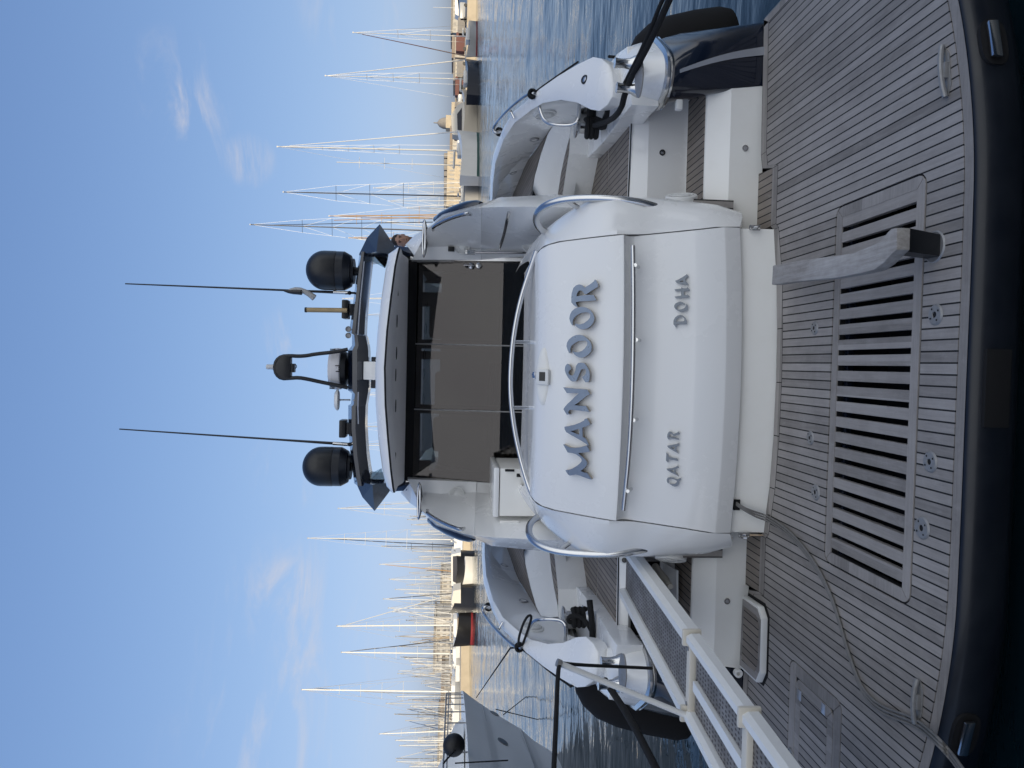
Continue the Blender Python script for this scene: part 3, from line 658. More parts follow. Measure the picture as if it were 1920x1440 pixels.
    m.grid([[p+Vector((0, 0, -.003)) for p in hi3], [p+Vector((0, 0, -.003)) for p in ed3], [p+Vector((0, .02, -.003)) for p in out3]])
    m.build('upper_deck_step', 'gelcoat', st, smooth=30)
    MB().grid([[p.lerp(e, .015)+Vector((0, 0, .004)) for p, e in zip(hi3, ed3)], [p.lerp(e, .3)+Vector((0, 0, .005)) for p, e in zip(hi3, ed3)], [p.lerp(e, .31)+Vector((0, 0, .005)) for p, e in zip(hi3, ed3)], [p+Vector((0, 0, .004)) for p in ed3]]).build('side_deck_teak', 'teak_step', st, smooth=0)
    qd = zpoly([(1093, 296), (1104, 295), (1131, 266), (1172, 211), (1184, 197)], .905); qd += [Vector((2.42*s, 5.25, .905)), Vector((2.46*s, 6.3, .905)), Vector((2.46*s, 7.4, .905))]
    MB().prism(qd, (0, 0, -.2), .012).build('quarter_deck', 'gelcoat', st)
    # teak laid on the treads and decks
    tm = MB()
    tm.prism([Vector((x_*s, y_, .366)) for x_, y_ in ((1.215, 5.075), (2.12, 5.075), (2.12, 5.45), (1.215, 5.45))], (0, 0, -.005))
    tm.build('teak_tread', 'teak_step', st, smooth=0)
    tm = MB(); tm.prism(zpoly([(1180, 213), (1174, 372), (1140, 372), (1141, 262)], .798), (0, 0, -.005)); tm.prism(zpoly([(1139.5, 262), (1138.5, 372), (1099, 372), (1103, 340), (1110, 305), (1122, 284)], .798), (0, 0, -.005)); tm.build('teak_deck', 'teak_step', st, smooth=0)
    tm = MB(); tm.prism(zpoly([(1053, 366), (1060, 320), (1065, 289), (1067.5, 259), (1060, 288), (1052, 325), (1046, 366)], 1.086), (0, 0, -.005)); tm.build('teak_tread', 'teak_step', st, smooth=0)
    m = MB(); m.tube(zpoly([(1184.5, 213), (1178, 372)], .795), .006, 6); m.build('nosing', 'black_plastic', st)
    # lights in the risers
    if s == 1:
        ring_light(at(1242, 286, Y=5.465), (0, -1, 0), .024, st, 'black_plastic', 'steel'); ring_light(at(1397, 278, Y=4.968), (0, -1, 0), .024, st)
    else:
        ring_light(at(1363, 1127, Y=4.968), (0, -1, 0), .024, st); ring_light(at(1171, 1050, Y=5.5), (0, -1, .3), .035, st, 'white_plastic', 'screen')
    for q, Y_ in (((1080, 349) if s == 1 else (1059, 1056), 7.24),): ring_light(mx(Vector((abs(at(*q, Y=Y_-.01).x), Y_, at(*q, Y=Y_).z)), s)+Vector((0, -.02, 0)), (0, -1, 0), .045, st, 'grey_plastic', 'white_plastic')
    # hull quarter
    ring68 = [at(1237, 200, Z=.68), at(1246, 180, Z=.68), at(1253, 155, Z=.68), at(1256, 130, Z=.68), at(1254, 106, Z=.68)]
    o = ring68[-1]
    ring68 = [ring68[0]+Vector((.28, .6, 0)), ring68[0]+Vector((.06, .14, 0))]+ring68+[Vector((o.x+.10, o.y+.12, .68)), Vector((2.56, o.y+.45, .68)), Vector((2.6, 7.0, .72)), Vector((2.62, 9, .8))]
    base0 = [at(1427, 165, Z=0), at(1429, 150, Z=0), at(1431, 115, Z=0), at(1432, 75, Z=0), at(1431, 48, Z=0)]; o = base0[-1]
    base0 = [base0[0]+Vector((.26, .9, 0)), base0[0]+Vector((.03, .12, 0))]+base0+[Vector((o.x+.06, o.y+.06, 0)), Vector((2.58, o.y+.4, 0)), Vector((2.6, 7., 0)), Vector((2.62, 9, 0))]
    p_out = lambda i: i > 22; p_aft = lambda i: 6 < i < 36
    ring68 = smooth_line(ring68, 2); base0 = smooth_line(base0, 2)
    hull_rows = []
    for z in (-.75, -.45, -.05): hull_rows.append([Vector((p.x, p.y+.0, z)) for p in base0])
    for t, bul in ((.0, 0), (.25, .03), (.5, .05), (.75, .045), (.93, .02), (1., 0)):
        hull_rows.append([a.lerp(b, t)+Vector((bul*.5 if p_out(i) else 0, -bul if p_aft(i) else 0, 0)) for i, (a, b) in enumerate(zip(base0, ring68))])
    hq = MB().grid([mp2(r, s) for r in hull_rows]).build('hull_quarter', 'navy', yacht, smooth=50)
    MB().grid([mp2(offs([p+Vector((0, 0, dz)) for p in ring68], d), s) for dz, d in ((-.034, -.002), (-.03, .022), (-.012, .032), (-.006, .02), (.0, .02), (.004, .034), (.02, .032), (.03, .0))]).build('rub_rail', 'steel', hq, smooth=30)
    # silver stripe
    def hull_at(v, y):
        best = None
        for k in range(len(hull_rows)-1):
            for j in range(3, len(base0)-10):
                a, b, c_ = hull_rows[k][j], hull_rows[k][j+1], hull_rows[k+1][j]
                for tri in ((a, b, c_), (b, hull_rows[k+1][j+1], c_)):
                    d = (fwd + RIGHT*((1440-y-720)/FPX) + UP*((960-v)/FPX))
                    n_ = (tri[1]-tri[0]).cross(tri[2]-tri[0])
                    if abs(d.dot(n_)) < 1e-9: continue
                    t = (tri[0]-CAM).dot(n_)/d.dot(n_); P = CAM+d*t
                    ok = all((tri[(q+1) % 3]-tri[q]).cross(P-tri[q]).dot(n_) >= -1e-7 for q in range(3))
                    if ok and (best is None or t < best): best = t; bp = P
        return bp if best else at(v, y, Y=5.0)
    if True:
        r1 = []; r2 = []
        for k in range(9):
            t = k/8; v = 1274+(1434-1274)*t; yu = 133+(90-133)*t-6*math.sin(t*math.pi); yl = 140+(106-140)*t-6*math.sin(t*math.pi)
            r1.append(hull_at(v, yu)); r2.append(hull_at(v, yl))
        off_ = Vector((.006, -.012, .002)); MB().grid([mp2([p+off_ for p in r1], s), mp2([p+off_ for p in r2], s)]).build('stripe', 'silver_paint', hq)
    p = hull_at(1273, 197); 
    if s == 1: MB().box(p+Vector((-.035, -.02, -.022)), p+Vector((.035, .03, .022)), .008).build('side_outlet', 'white_plastic', hq)
    # white drum above the rub rail
    rws = [[Vector((p.x, p.y, .70)) for p in ring68]]
    for z, f in ((.80, .05), (.88, .13), (.92, .22), (.937, .34), (.942, .5), (.942, .95)):
        rw = []
        for p in ring68:
            cen = Vector((2.28, max(5.75, p.y), 0)); ff = f if p.y < 6.2 else f*.5
            rw.append(Vector((lerp(p.x, cen.x, ff), lerp(p.y, cen.y, ff), z)))
        rws.append(rw)
    hd = MB().grid([mp2(r, s) for r in rws]).build('quarter_top', 'gelcoat', yacht, smooth=45)
    # bulwark: one moulding from the rounded overhanging end to the side deck forward
    M0 = at(1150, 160, Y=5.20)
    SEC = [(M0, M0), (at(1147, 138, Y=5.215), at(1147, 182, Y=5.215)), (at(1140, 121, Y=5.26), at(1139, 196, Y=5.265)), (at(1128, 110, Y=5.34), at(1124, 208, Y=5.35))]
    for (a_, b_, X_), (c_, d_) in zip(((1112, 107, 2.43), (1083, 121, 2.42), (1046, 143, 2.41), (1012, 167, 2.40), (992, 185, 2.40), (962, 210, 2.38), (942, 243, 2.34), (925, 289, 2.30), (920, 330, 2.28), (919, 372, 2.28)),
                                      ((1107, 205), (1082, 192), (1052, 187), (1018, 193), (996, 206), (964, 231), (944, 262), (929, 305), (924, 345), (923, 380))):
        po = at(a_, b_, X=X_); SEC.append((po, at(c_, d_, Y=po.y+.01)))
    FOOT = {10: (1036, 240, 1.236), 11: (1003, 284, 1.305), 12: (982, 311, 1.345), 13: (961, 341, 1.37), 14: (948, 376, 1.39)}
    rows = []
    for i, (po, pi_) in enumerate(SEC):
        w_ = pi_-po; mid = po.lerp(pi_, .5); cr = .05*min(1, w_.length*2.6); up_ = lambda t: po.lerp(pi_, t)+Vector((0, 0, cr*math.sin(math.pi*t)**.8))
        b2 = Vector((0, 0, -.014))
        if i <= 5:
            back = Vector((0, .10 if i < 3 else .03, 0)); un = mid+back+Vector((0, .06, -.125))
            left = [un, po.lerp(mid, .55)+back+Vector((0, 0, -.12)), po.lerp(mid, .10)+back*.6+Vector((0, 0, -.10)), po+b2]
            right = [pi_+b2, pi_.lerp(mid, .10)+back*.6+Vector((0, 0, -.10)), pi_.lerp(mid, .55)+back+Vector((0, 0, -.12)), un+Vector((0, .002, 0))]
        else:
            q = i-1; ft = at(*FOOT[i-0][:2], Z=FOOT[i][2])+Vector((.012, 0, -.012)) if i in FOOT else Vector((pi_.x+.05, pi_.y+.06, .89 if i < 8 else 1.05))
            left = [Vector((2.55, po.y, .68)), po.lerp(Vector((2.5, po.y, .68)), .45)+Vector((.03, 0, 0)), po+Vector((.022, 0, -.07)), po+Vector((.006, 0, -.012))]
            right = [pi_+Vector((.004, 0, -.014)), pi_.lerp(ft, .18)+Vector((.012, 0, 0)), pi_.lerp(ft, .6)+Vector((.02, 0, 0)), ft]
        rows.append(left+[po, up_(.2), up_(.5), up_(.8), pi_]+right)
    last = rows[-1]; rows.append([Vector((p.x-.02, p.y+5, p.z)) for p in last])
    from mathutils.bvhtree import BVHTree
    bt_m = MB().grid(rows); bt = BVHTree.FromPolygons(bt_m.v, bt_m.f)
    bul = MB().grid([mp2(r, s) for r in rows]).build('bulwark', 'gelcoat', yacht, smooth=42); po_ = bul
    if s == 1:
        d_ = (at(1096, 149, Y=6)-CAM).normalized(); hit, nn_, _i, _d = bt.ray_cast(CAM, d_)
        if nn_.dot(d_) > 0: nn_ = -nn_
        ring_light(hit, nn_, .036, po_, 'black_plastic', 'steel')
    # rollers of the fairlead
    for q in ((1190, 166), (1186, 120)):
        p = mx(at(*q, Z=.93), s); MB().lathe([(.058, -.02), (.05, .0), (.037, .022), (.031, .06), (.031, .10), (.036, .125)], p, seg=24).build('fairlead_roller', 'steel', hd)
    p = at(1200, 145, Z=.935); pl_ = oval(p, .135, .05, Vector((0, -.3, .95)), 1, 28); MB().prism(mp2(pl_, s), (0, 0, .010), .003).build('fairlead_plate', 'steel_dull', hd)
    # handrails on the bulwark
    m = MB()
    t1 = [at(938, 246, X=2.30), at(928, 250, X=2.26), at(924, 240, X=2.33), at(943, 216, X=2.36), at(968, 193, X=2.38), at(990, 177, X=2.40), at(1003, 174, X=2.38), at(1010, 186, Y=6.25), at(1013, 210, Y=6.2), at(1022, 229, Y=6.15), at(1040, 234, Y=6.05), at(1070, 235, Y=6.0), at(1083, 229, Y=5.95), at(1086, 215, Y=5.95), at(1086, 195, Y=5.95)]
    m.tube(mp2(t1, s), .0145, 10, 2)
    m.tube(mp2([at(957, 207, X=2.37), at(964, 222, X=2.30)], s), .011, 8); m.build('bulwark_rail', 'steel', bul)
    p = at(1055, 215, Y=5.97); 
    for (a_, b_), kind_ in (((1022, 214), 's'), ((1002, 262), 'l'), ((962, 324), 'l')):
        d_ = (at(a_, b_, Y=8)-CAM).normalized(); hit, nn_, _i, _d = bt.ray_cast(CAM, d_)
        if hit is None: continue
        if nn_.dot(d_) > 0: nn_ = -nn_
        if kind_ == 's': speaker(mx(hit, s), mx(nn_, s), .10, bul)
        else: ring_light(mx(hit, s), mx(nn_, s), .05, bul, 'grey_plastic', 'gelcoat_cream')
    c_ = mx(at(1097, 240, Z=1.0), s); MB().lathe([(.10, -.098), (.10, -.085), (.055, -.066), (.048, -.03), (.048, .05), (.088, .078), (.092, .09), (.05, .10), (.0, .102)], c_, seg=26).build('mooring_bollard', 'steel', yacht)

# -- bow half of the hull, decks and superstructure beyond the cockpit (mostly hidden from the quay)
rows = []
for y, hb, zs in ((7.0, 2.58, .95), (10, 2.6, 1.0), (11.5, 2.5, 1.25), (13, 2.35, 1.45), (16, 1.6, 1.6), (18, .7, 1.75), (18.8, .03, 1.8)):
    rows.append([Vector((-hb*.86, y, -.9)), Vector((-hb, y, .0)), Vector((-hb*1.01, y, zs)), Vector((0, y, zs+.06)), Vector((hb*1.01, y, zs)), Vector((hb, y, .0)), Vector((hb*.86, y, -.9))])
MB().grid(rows).build('hull', 'navy', yacht, smooth=30)
rows = []
for y, hb, zs in ((11.4, 2.2, 1.38), (13, 2.15, 1.5), (16, 1.4, 1.66), (18.3, .4, 1.8)):
    rows.append([Vector((-hb, y, zs)), Vector((0, y, zs+.09)), Vector((hb, y, zs))])
MB().grid(rows).build('foredeck', 'gelcoat', yacht)
MB().box((-1.25, 4.9, .2), (1.25, 7.1, .52)).build('cockpit_floor', 'teak', yacht, smooth=0)

# -- cockpit coamings
CO = [
 [(772, 487, 7.0), (785, 464, 6.97), (794, 446, 6.9), (801, 429, 6.78), (800, 426, 6.9)],
 [(840, 487, 7.0), (838, 462, 6.93), (835, 432, 6.65), (832, 405, 6.4), (830, 402, 6.6)],
 [(880, 487, 7.0), (880, 466, 6.93), (880, 428, 6.45), (880, 392, 6.15), (879, 387, 6.4)],
 [(902, 487, 7.0), (902, 468, 6.92), (902, 425, 6.35), (902, 389, 6.05), (903, 381, 6.3)],
 [(904, 487, 7.01), (904, 468, 6.93), (904, 425, 6.36), (904, 389, 6.06), (904.5, 381, 6.3)],
 [(945, 486, 7.0), (945, 466, 6.87), (944, 422, 6.2), (941, 388, 5.95), (937, 370, 6.2)],
 [(1040, 485, 7.0), (1040, 460, 6.8), (1040, 414, 6.1), (1040, 388, 5.85), (1040, 365, 6.1)]]
for s in (1, -1):
    rows = []
    for r in CO:
        p = [at(a, b, Y=c) for a, b, c in r]; e = p[-1]
        rows.append([mx(q, s) for q in [p[0]+Vector((0, .2, 0))]+p+[Vector((e.x+.03, e.y+.5, e.z-.02)), Vector((e.x+.02, 11.2, e.z))]])
    rows.append([Vector((q.x, q.y, .4)) for q in rows[-1]])
    rows.insert(0, [q+Vector((0, .6, .04)) for q in rows[0]])
    cm_ = MB().grid(rows).build('cockpit_coaming', 'gelcoat', yacht, smooth=28)
    a, b = mx(at(817, 409, Y=6.75), s), mx(at(906, 381, Y=6.2), s)
    ax = (b-a).normalized(); ln = (b-a).length
    MB().lathe([(0, 0), (.035, .02), (.06, ln*.2), (.078, ln*.5), (.078, ln*.75), (.06, ln*.93), (.035, ln)], a+mx(Vector((.0, .1, .01)), s), ax, 22).build('side_window', 'navy', cm_, smooth=50)
    m = MB(); h = [at(812, 431, Y=6.55), at(812, 425, Y=6.42), at(835, 413, Y=6.28), at(860, 404, Y=6.1), at(878, 400, Y=5.98), at(883, 402, Y=6.1)]
    m.tube(mp2(h, s), .016, 10, 2); m.build('grab_handle', 'steel', cm_)
    m = MB(); h = [at(937, 466, Y=6.75), at(938, 461, Y=6.62), at(945, 440, Y=6.35), at(951, 412, Y=6.02), at(954, 398, Y=5.95)]
    if s == 1: m.tube(mp2(h, s), .014, 10, 2).build('grab_handle', 'steel', cm_)
    for q in ((866, 462, 6.9), (994, 459, 6.78)):
        if s == -1 and q[0] > 900: continue
        speaker(mx(at(*q[:2], Y=q[2]), s), mx(Vector((-.35, -.92, .1)), s), .075, cm_)
    m = MB(); p = mx(at(797, 447, Y=6.86), s); m.prism(oval(p, .16, .024, Vector((0, -.96, -.25)), 1, 28), (0, .03, .0)); m.build('light_recess', 'black_plastic', cm_)
    m = MB(); pl = oval(mx(at(795, 447, Y=6.83), s), .17, .034, Vector((0, -.4, .9)), 1, 28); m.tube(pl+[pl[0]], .009, 8); m.build('chrome_ring', 'steel', cm_)
    if s == 1:
        p = at(846, 467, Y=6.90); MB().box(p+Vector((-.022, -.02, -.03)), p+Vector((.022, .02, .03)), .004).build('remote_bracket', 'black_plastic', cm_)
        m = MB(); a, b = at(873, 473, Y=6.88), at(1010, 474, Y=6.86); m.tube([a, b], .011, 8); m.box(a-Vector((.02, .02, .09)), a+Vector((.02, .02, .0)), .003); m.build('telescopic_pole', 'steel', cm_)
    else:
        p = at(955, 987, Y=6.15); m = MB(); m.box(p+Vector((-.05, -.01, -.085)), p+Vector((.05, .02, .085)), .008); m.build('socket_cover', 'gelcoat_cream', cm_)
# wet bar in the port corner of the cockpit
a = at(926, 878, Y=6.15); b = at(926, 968, Y=6.15)
wb = MB().box((b.x, 6.15, .5), (a.x, 6.85, a.z-.055), .012).build('wet_bar', 'gelcoat_cream', yacht)
MB().box((b.x-.008, 6.14, a.z-.05), (a.x+.008, 6.86, a.z+.0), .016).build('wet_bar_lid', 'gelcoat', wb)
p = at(958, 880, Y=6.14); m = MB(); m.box(p+Vector((-.02, .0, -.03)), p+Vector((.0, .014, .05)), .002); q = at(973, 888, Y=6.145); m.box(q+Vector((-.03, 0, -.02)), q+Vector((.0, .012, .02)), .002); m.build('bar_latch', 'black_plastic', wb)

# -- saloon doors, interior and windscreen
DY = 7.0
def dz(v): return at(v, 700, Y=DY).z
zt, zb, zh = 2.585, .5, 2.50
xl, xr = at(860, 906, Y=DY).x, at(860, 487.5, Y=DY).x
xm1, xm2 = at(860, 770, Y=DY).x, at(860, 645.5, Y=DY).x
def tl(z): return (z-1.6)*.15            # the doors rake forward
sd_ = MB().box((xl, DY-.005+tl(zh), zh), (xr, DY+.06+tl(zh), zt)).build('saloon_doors', 'black_dark', yacht, smooth=0)
for k, (x0_, x1_, yy) in enumerate(((xl, xm1, DY), (xm1, xm2, DY+.022), (xm2, xr, DY+.044))):
    MB().prism([(x0_-.008, yy+tl(zb), zb), (x1_+.008, yy+tl(zb), zb), (x1_+.008, yy+tl(zh), zh), (x0_-.008, yy+tl(zh), zh)], (0, .008, 0)).build('door_pane', 'tinted_glass', sd_, smooth=0)
m = MB()
for x_ in (xl-.018, xr+.018): m.prism([(x_-.017, DY-.03+tl(zb), zb), (x_+.017, DY-.03+tl(zb), zb), (x_+.017, DY-.03+tl(zt), zt-.02), (x_-.017, DY-.03+tl(zt), zt-.02)], (0, .08, 0))
m.build('door_frame', 'steel', sd_)
m = MB()
for x_, yy in ((xm1, DY), (xm2, DY+.022)): m.prism([(x_-.008, yy-.008+tl(zb), zb), (x_+.004, yy-.008+tl(zb), zb), (x_+.004, yy-.008+tl(zh), zh), (x_-.008, yy-.008+tl(zh), zh)], (0, .006, 0))
m.build('door_stile', 'steel_dull', sd_)
m = MB()
for x_ in (xl+.05, xm1, xm2, xr-.05): m.prism([(x_-.045, DY+.07+tl(zb), zb), (x_+.045, DY+.07+tl(zb), zb), (x_+.045, DY+.07+tl(zh), zh), (x_-.045, DY+.07+tl(zh), zh)], (0, .005, 0))
m.box((xl, DY+.068+tl(zh), zh-.06), (xr, DY+.069+tl(zh), zh)); m.build('pane_border', 'black_dark', sd_, smooth=0)
p = at(884, 497, Y=DY+.03); p.y += tl(p.z)-.0; m = MB().lathe([(.03, 0), (.03, .012), (.012, .02), (.012, .05), (0, .052)], p, (0, -1, 0), 18); m.tube([p+Vector((0, -.05, 0)), p+Vector((0, -.05, .075))], .011, 8); q = at(898, 497, Y=DY+.03); q.y += tl(q.z); m.lathe([(.03, 0), (.028, .014), (.012, .02), (0, .02)], q, (0, -1, 0), 18); m.build('door_handle', 'steel', sd_)
def blind(xa_, xb_, v):
    m = MB(); zt_ = dz(v); n_ = int((zt_-.5)/.022); rws = []
    for k in range(n_+1): rws.append([Vector((xa_, DY+.10+tl(zt_-k*.022)+(.016 if k % 2 else 0), zt_-k*.022)), Vector((xb_, DY+.10+tl(zt_-k*.022)+(.016 if k % 2 else 0), zt_-k*.022))])
    m.grid(rws).build('pleated_blind', 'blind', sd_, smooth=0)
blind(xm2+.01, xr-.03, 934); blind(at(900, 760, Y=DY+.1).x, at(900, 681, Y=DY+.1).x, 916); blind(at(900, 842, Y=DY+.1).x, at(900, 774, Y=DY+.1).x, 916); blind(at(900, 681, Y=DY+.1).x, xm2-.01, 952); blind(at(900, 880, Y=DY+.1).x, at(900, 842, Y=DY+.1).x, 926)
# saloon shell
m = MB()
m.prism([(-1.12, DY+.3, .35), (-1.7, 11.3, .35), (-1.7, 11.3, 2.66), (-1.12, DY+.3, 2.6)], (.05, 0, 0)); m.prism([(1.12, DY+.3, .35), (1.7, 11.3, .35), (1.7, 11.3, 2.66), (1.12, DY+.3, 2.6)], (-.05, 0, 0)); m.prism([(-1.1, DY+.3, .45), (1.1, DY+.3, .45), (1.68, 11.3, .45), (-1.68, 11.3, .45)], (0, 0, -.1)); m.box((-1.68, 11.2, .45), (1.68, 11.3, 2.0))
m.box((-1.68, 11.2, 2.0), (-1.45, 11.3, 2.66)); m.box((1.3, 11.2, 2.0), (1.68, 11.3, 2.66)); 
m.prism([(-1.12, DY+.3, 2.6), (1.12, DY+.3, 2.6), (1.7, 11.3, 2.66), (-1.7, 11.3, 2.66)], (0, 0, .04))
sl = m.build('saloon', 'saloon_lining', yacht, smooth=0)
m = MB()
for x_, w_, h_ in ((.72, .30, 2.50), (-.35, .30, 2.40), (-.98, .26, 2.42), (.18, .06, 2.62), (-.62, .02, 2.62), (1.0, .1, 2.62), (-.1, 1.5, 2.33)):
    m.box((x_-w_, 10.6, .6), (x_+w_, 10.8, h_), .07 if w_ > .2 else .01)
m.build('helm_seat', 'seat', sl)
MB().box((-1.45, 11.2, 2.0), (1.3, 11.21, 2.6)).build('windscreen', 'clear_acrylic', sl, smooth=0)

# -- hard top
RY = 6.15
RS = [(464, 746.5, 747.5), (476, 729, 744), (500, 724, 739), (560, 715, 731), (620, 708, 724), (690, 703.5, 719.5), (760, 704.5, 721), (820, 709, 725.5), (880, 717, 731), (912, 725, 735), (924, 736, 737)]
fine = []
for (y0_, a0, b0), (y1_, a1, b1) in zip(RS, RS[1:]):
    for k in range(3): t = k/3; fine.append((lerp(y0_, y1_, t), lerp(a0, a1, t), lerp(b0, b1, t)))
fine.append(RS[-1])
top_e = [at(a, y, Y=RY+.16) for y, a, b in fine]; low_e = [at(b, y, Y=RY) for y, a, b in fine]
def fwdroof(p, y, dz_, wid): return Vector((p.x*wid, y, p.z+dz_))
rf = MB().grid([low_e, [l.lerp(t, .25)+Vector((0, -.02, 0)) for l, t in zip(low_e, top_e)], [l.lerp(t, .8)+Vector((0, -.01, 0)) for l, t in zip(low_e, top_e)], top_e,
                [fwdroof(p, 6.7, .035, 1.06) for p in top_e], [fwdroof(p, 8, .06, 1.2) for p in top_e], [fwdroof(p, 10, .02, 1.3) for p in top_e], [fwdroof(p, 11.6, -.08, 1.25) for p in top_e], [fwdroof(p, 12.6, -.45, 1.2) for p in top_e]]).build('hard_top', 'gelcoat', yacht, smooth=50)
MB().grid([[p+Vector((0, .004, -.001)) for p in low_e], [p+Vector((0, .006, -.016)) for p in low_e], [p+Vector((0, .06, -.012)) for p in low_e]]).build('roof_gasket', 'rubber', rf)
l2 = [p+Vector((0, .012, -.016)) for p in low_e]
hd_ = [Vector((lerp(xr+.0, xl-.0, i/(len(fine)-1)), DY-.012+tl(zh), zt-.004)) for i in range(len(fine))]
mid1 = [a.lerp(b, .12)+Vector((0, 0, .004)) for a, b in zip(l2, hd_)]; mid2 = [a.lerp(b, .5)+Vector((0, 0, .02)) for a, b in zip(l2, hd_)]; mid3 = [a.lerp(b, .8)+Vector((0, 0, -.004)) for a, b in zip(l2, hd_)]
MB().grid([l2, mid1, mid2, mid3, hd_]).build('roof_lining', 'roof_lining', rf, smooth=40)
for q in ((744, 543), (742, 602), (741, 662), (739.5, 703), (739.5, 761), (739, 860)):
    c_ = at(*q, Y=6.52); o_ = MB(); pl = [c_+Vector((.055*math.cos(t), .03*math.sin(t), -.012)) for t in [2*math.pi*k/24 for k in range(25)]]; o_.tube(pl, .003, 6).build('ceiling_light', 'black_plastic', rf)

# -- radar arch
AY = 7.6
AS = [(476, 674, 697), (520, 668, 692), (560, 663, 688), (600, 658, 685), (626, 653.5, 684), (629, 660, 686), (648, 660, 690), (657, 652.5, 691), (732, 652.5, 691), (738, 660, 690), (757, 658, 687), (760, 653, 686), (800, 653, 685), (850, 657, 688), (880, 661, 692), (906, 664, 697)]
rws = []
for y, a, b in AS:
    t = at(a, y, Y=AY); u_ = at(b, y, Y=AY); h_ = t.z-u_.z
    rws.append([Vector((t.x, AY+.36, t.z-.02)), Vector((t.x, AY+.0, t.z)), Vector((t.x, AY-.16, t.z-h_*.32)), Vector((t.x, AY-.17, t.z-h_*.55)), Vector((t.x, AY-.02, u_.z)), Vector((t.x, AY+.36, u_.z+.02))])
arch = MB().grid(rws, True, True).build('radar_arch', 'navy', yacht, smooth=25)
for ya, va, yb, vb in ((490, 683, 628, 671), (735, 672, 795, 672)): MB().tube([at(va, ya, Y=AY-.175), at((va+vb)/2-1, (ya+yb)/2, Y=AY-.178), at(vb, yb, Y=AY-.175)], .006, 6).build('arch_moulding', 'silver_paint', arch)
for s in (1, -1):
    W = {k: at(*q) for k, q in dict(A=(673, 477, 7.5), B=(688, 446, 7.62), C=(712, 420, 7.75), D=(725, 439, 7.6), E=(739, 460, 7.45), F=(745, 479, 7.35), G=(706, 472, 7.32), H=(697, 478, 7.4)).items()} 
    m = MB(); q = {k: mx(v, s) for k, v in W.items()}; bk = Vector((0, .55, 0)); q2 = {k: mx(v+bk+Vector((-.04, 0, 0)), s) for k, v in W.items()}
    m.quad(q['A'], q['B'], q['G']); m.quad(q['B'], q['C'], q['G']); m.quad(q['G'], q['C'], q['D']); m.quad(q['G'], q['D'], q['E']); m.quad(q['G'], q['E'], q['F'])
    for a, b in ('AB', 'BC', 'CD', 'DE', 'EF', 'FG', 'GA'): m.quad(q[a], q[b], q2[b], q2[a])
    m.quad(*[q2[k] for k in 'ABCDEFG']); m.build('arch_wing', 'navy', arch, smooth=12)
    ft = [at(734, 478, Y=7.3), at(741, 460, Y=7.34), at(771, 464, Y=7.12), at(776, 481, Y=7.08)]
    MB().prism(mp2(ft, s), (0, .5, 0), .006).build('arch_foot', 'navy', arch)
    ac = [at(697, 475, Y=7.55), at(731, 474, Y=7.45), at(722, 503, Y=7.6), at(694, 488, Y=7.6)]
    MB().prism(mp2(ac, s), (0, .008, 0)).build('wind_deflector', 'clear_acrylic', arch, smooth=0)
    ft = [at(764, 462, Y=7.15), at(760, 459, Y=7.3), at(778, 440, Y=7.3), at(793, 433, Y=7.2), at(800, 428, Y=6.95), at(785, 474, Y=7.0), at(777, 480, Y=7.05)]
    MB().prism(mp2(ft, s), (0, .9, 0), .004).build('coaming_top', 'gelcoat', arch)
t = at(687, 695, Y=AY); b_ = at(722, 695, Y=AY-.1)
MB().box((at(700, 712, Y=AY).x, AY-.1, b_.z-.05), (at(700, 678, Y=AY).x, AY+.25, t.z+.02), .012).build('arch_post', 'gelcoat', arch)
m = MB(); a, b = at(706, 728, Y=AY+.3), at(697, 669, Y=AY+.3); m.box((a.x, AY+.25, a.z-.1), (b.x, AY+.5, b.z), .01).build('horn_box', 'grey_plastic', arch)
def zz(v, y, Y=AY+.05): return at(v, y, Y=Y)
PXM = (AY+.05)/1350
def dome(y, vtop, vbot, vfoot, rpx):
    b = at(vfoot, y, Y=AY+.05); zt_, zb_ = at(vtop, y, Y=AY+.05).z, at(vbot, y, Y=AY+.05).z; r = rpx*PXM; H = zt_-zb_
    prof = [(r*math.sin(t), zt_-r*.93*(1-math.cos(t))) for t in [math.pi/2*k/10 for k in range(11)]]+[(r*1.0, zb_+H*.36), (r*.985, zb_+H*.33)]
    o = MB().lathe([(rr, z-b.z) for rr, z in prof], b, seg=40).build('satellite_dome', 'black_plastic', yacht, smooth=40)
    MB().lathe([(r*.99, zb_+H*.325-b.z), (r*.99, zb_+H*.17-b.z), (r*.93, zb_+H*.12-b.z), (r*.8, zb_+.01-b.z), (r*.66, zb_+.005-b.z), (r*.64, zb_-.02-b.z), (r*.2, zb_-.022-b.z)], b, seg=40).build('dome_base', 'rim_navy', o, smooth=25)
    MB().lathe([(r*.23, zb_-.02-b.z), (r*.21, -.03), (r*.3, -.035)], b, seg=18).build('dome_post', 'black_plastic', o)
dome(509, 574, 661, 668, 36); dome(875, 567.5, 655, 663, 36.5)
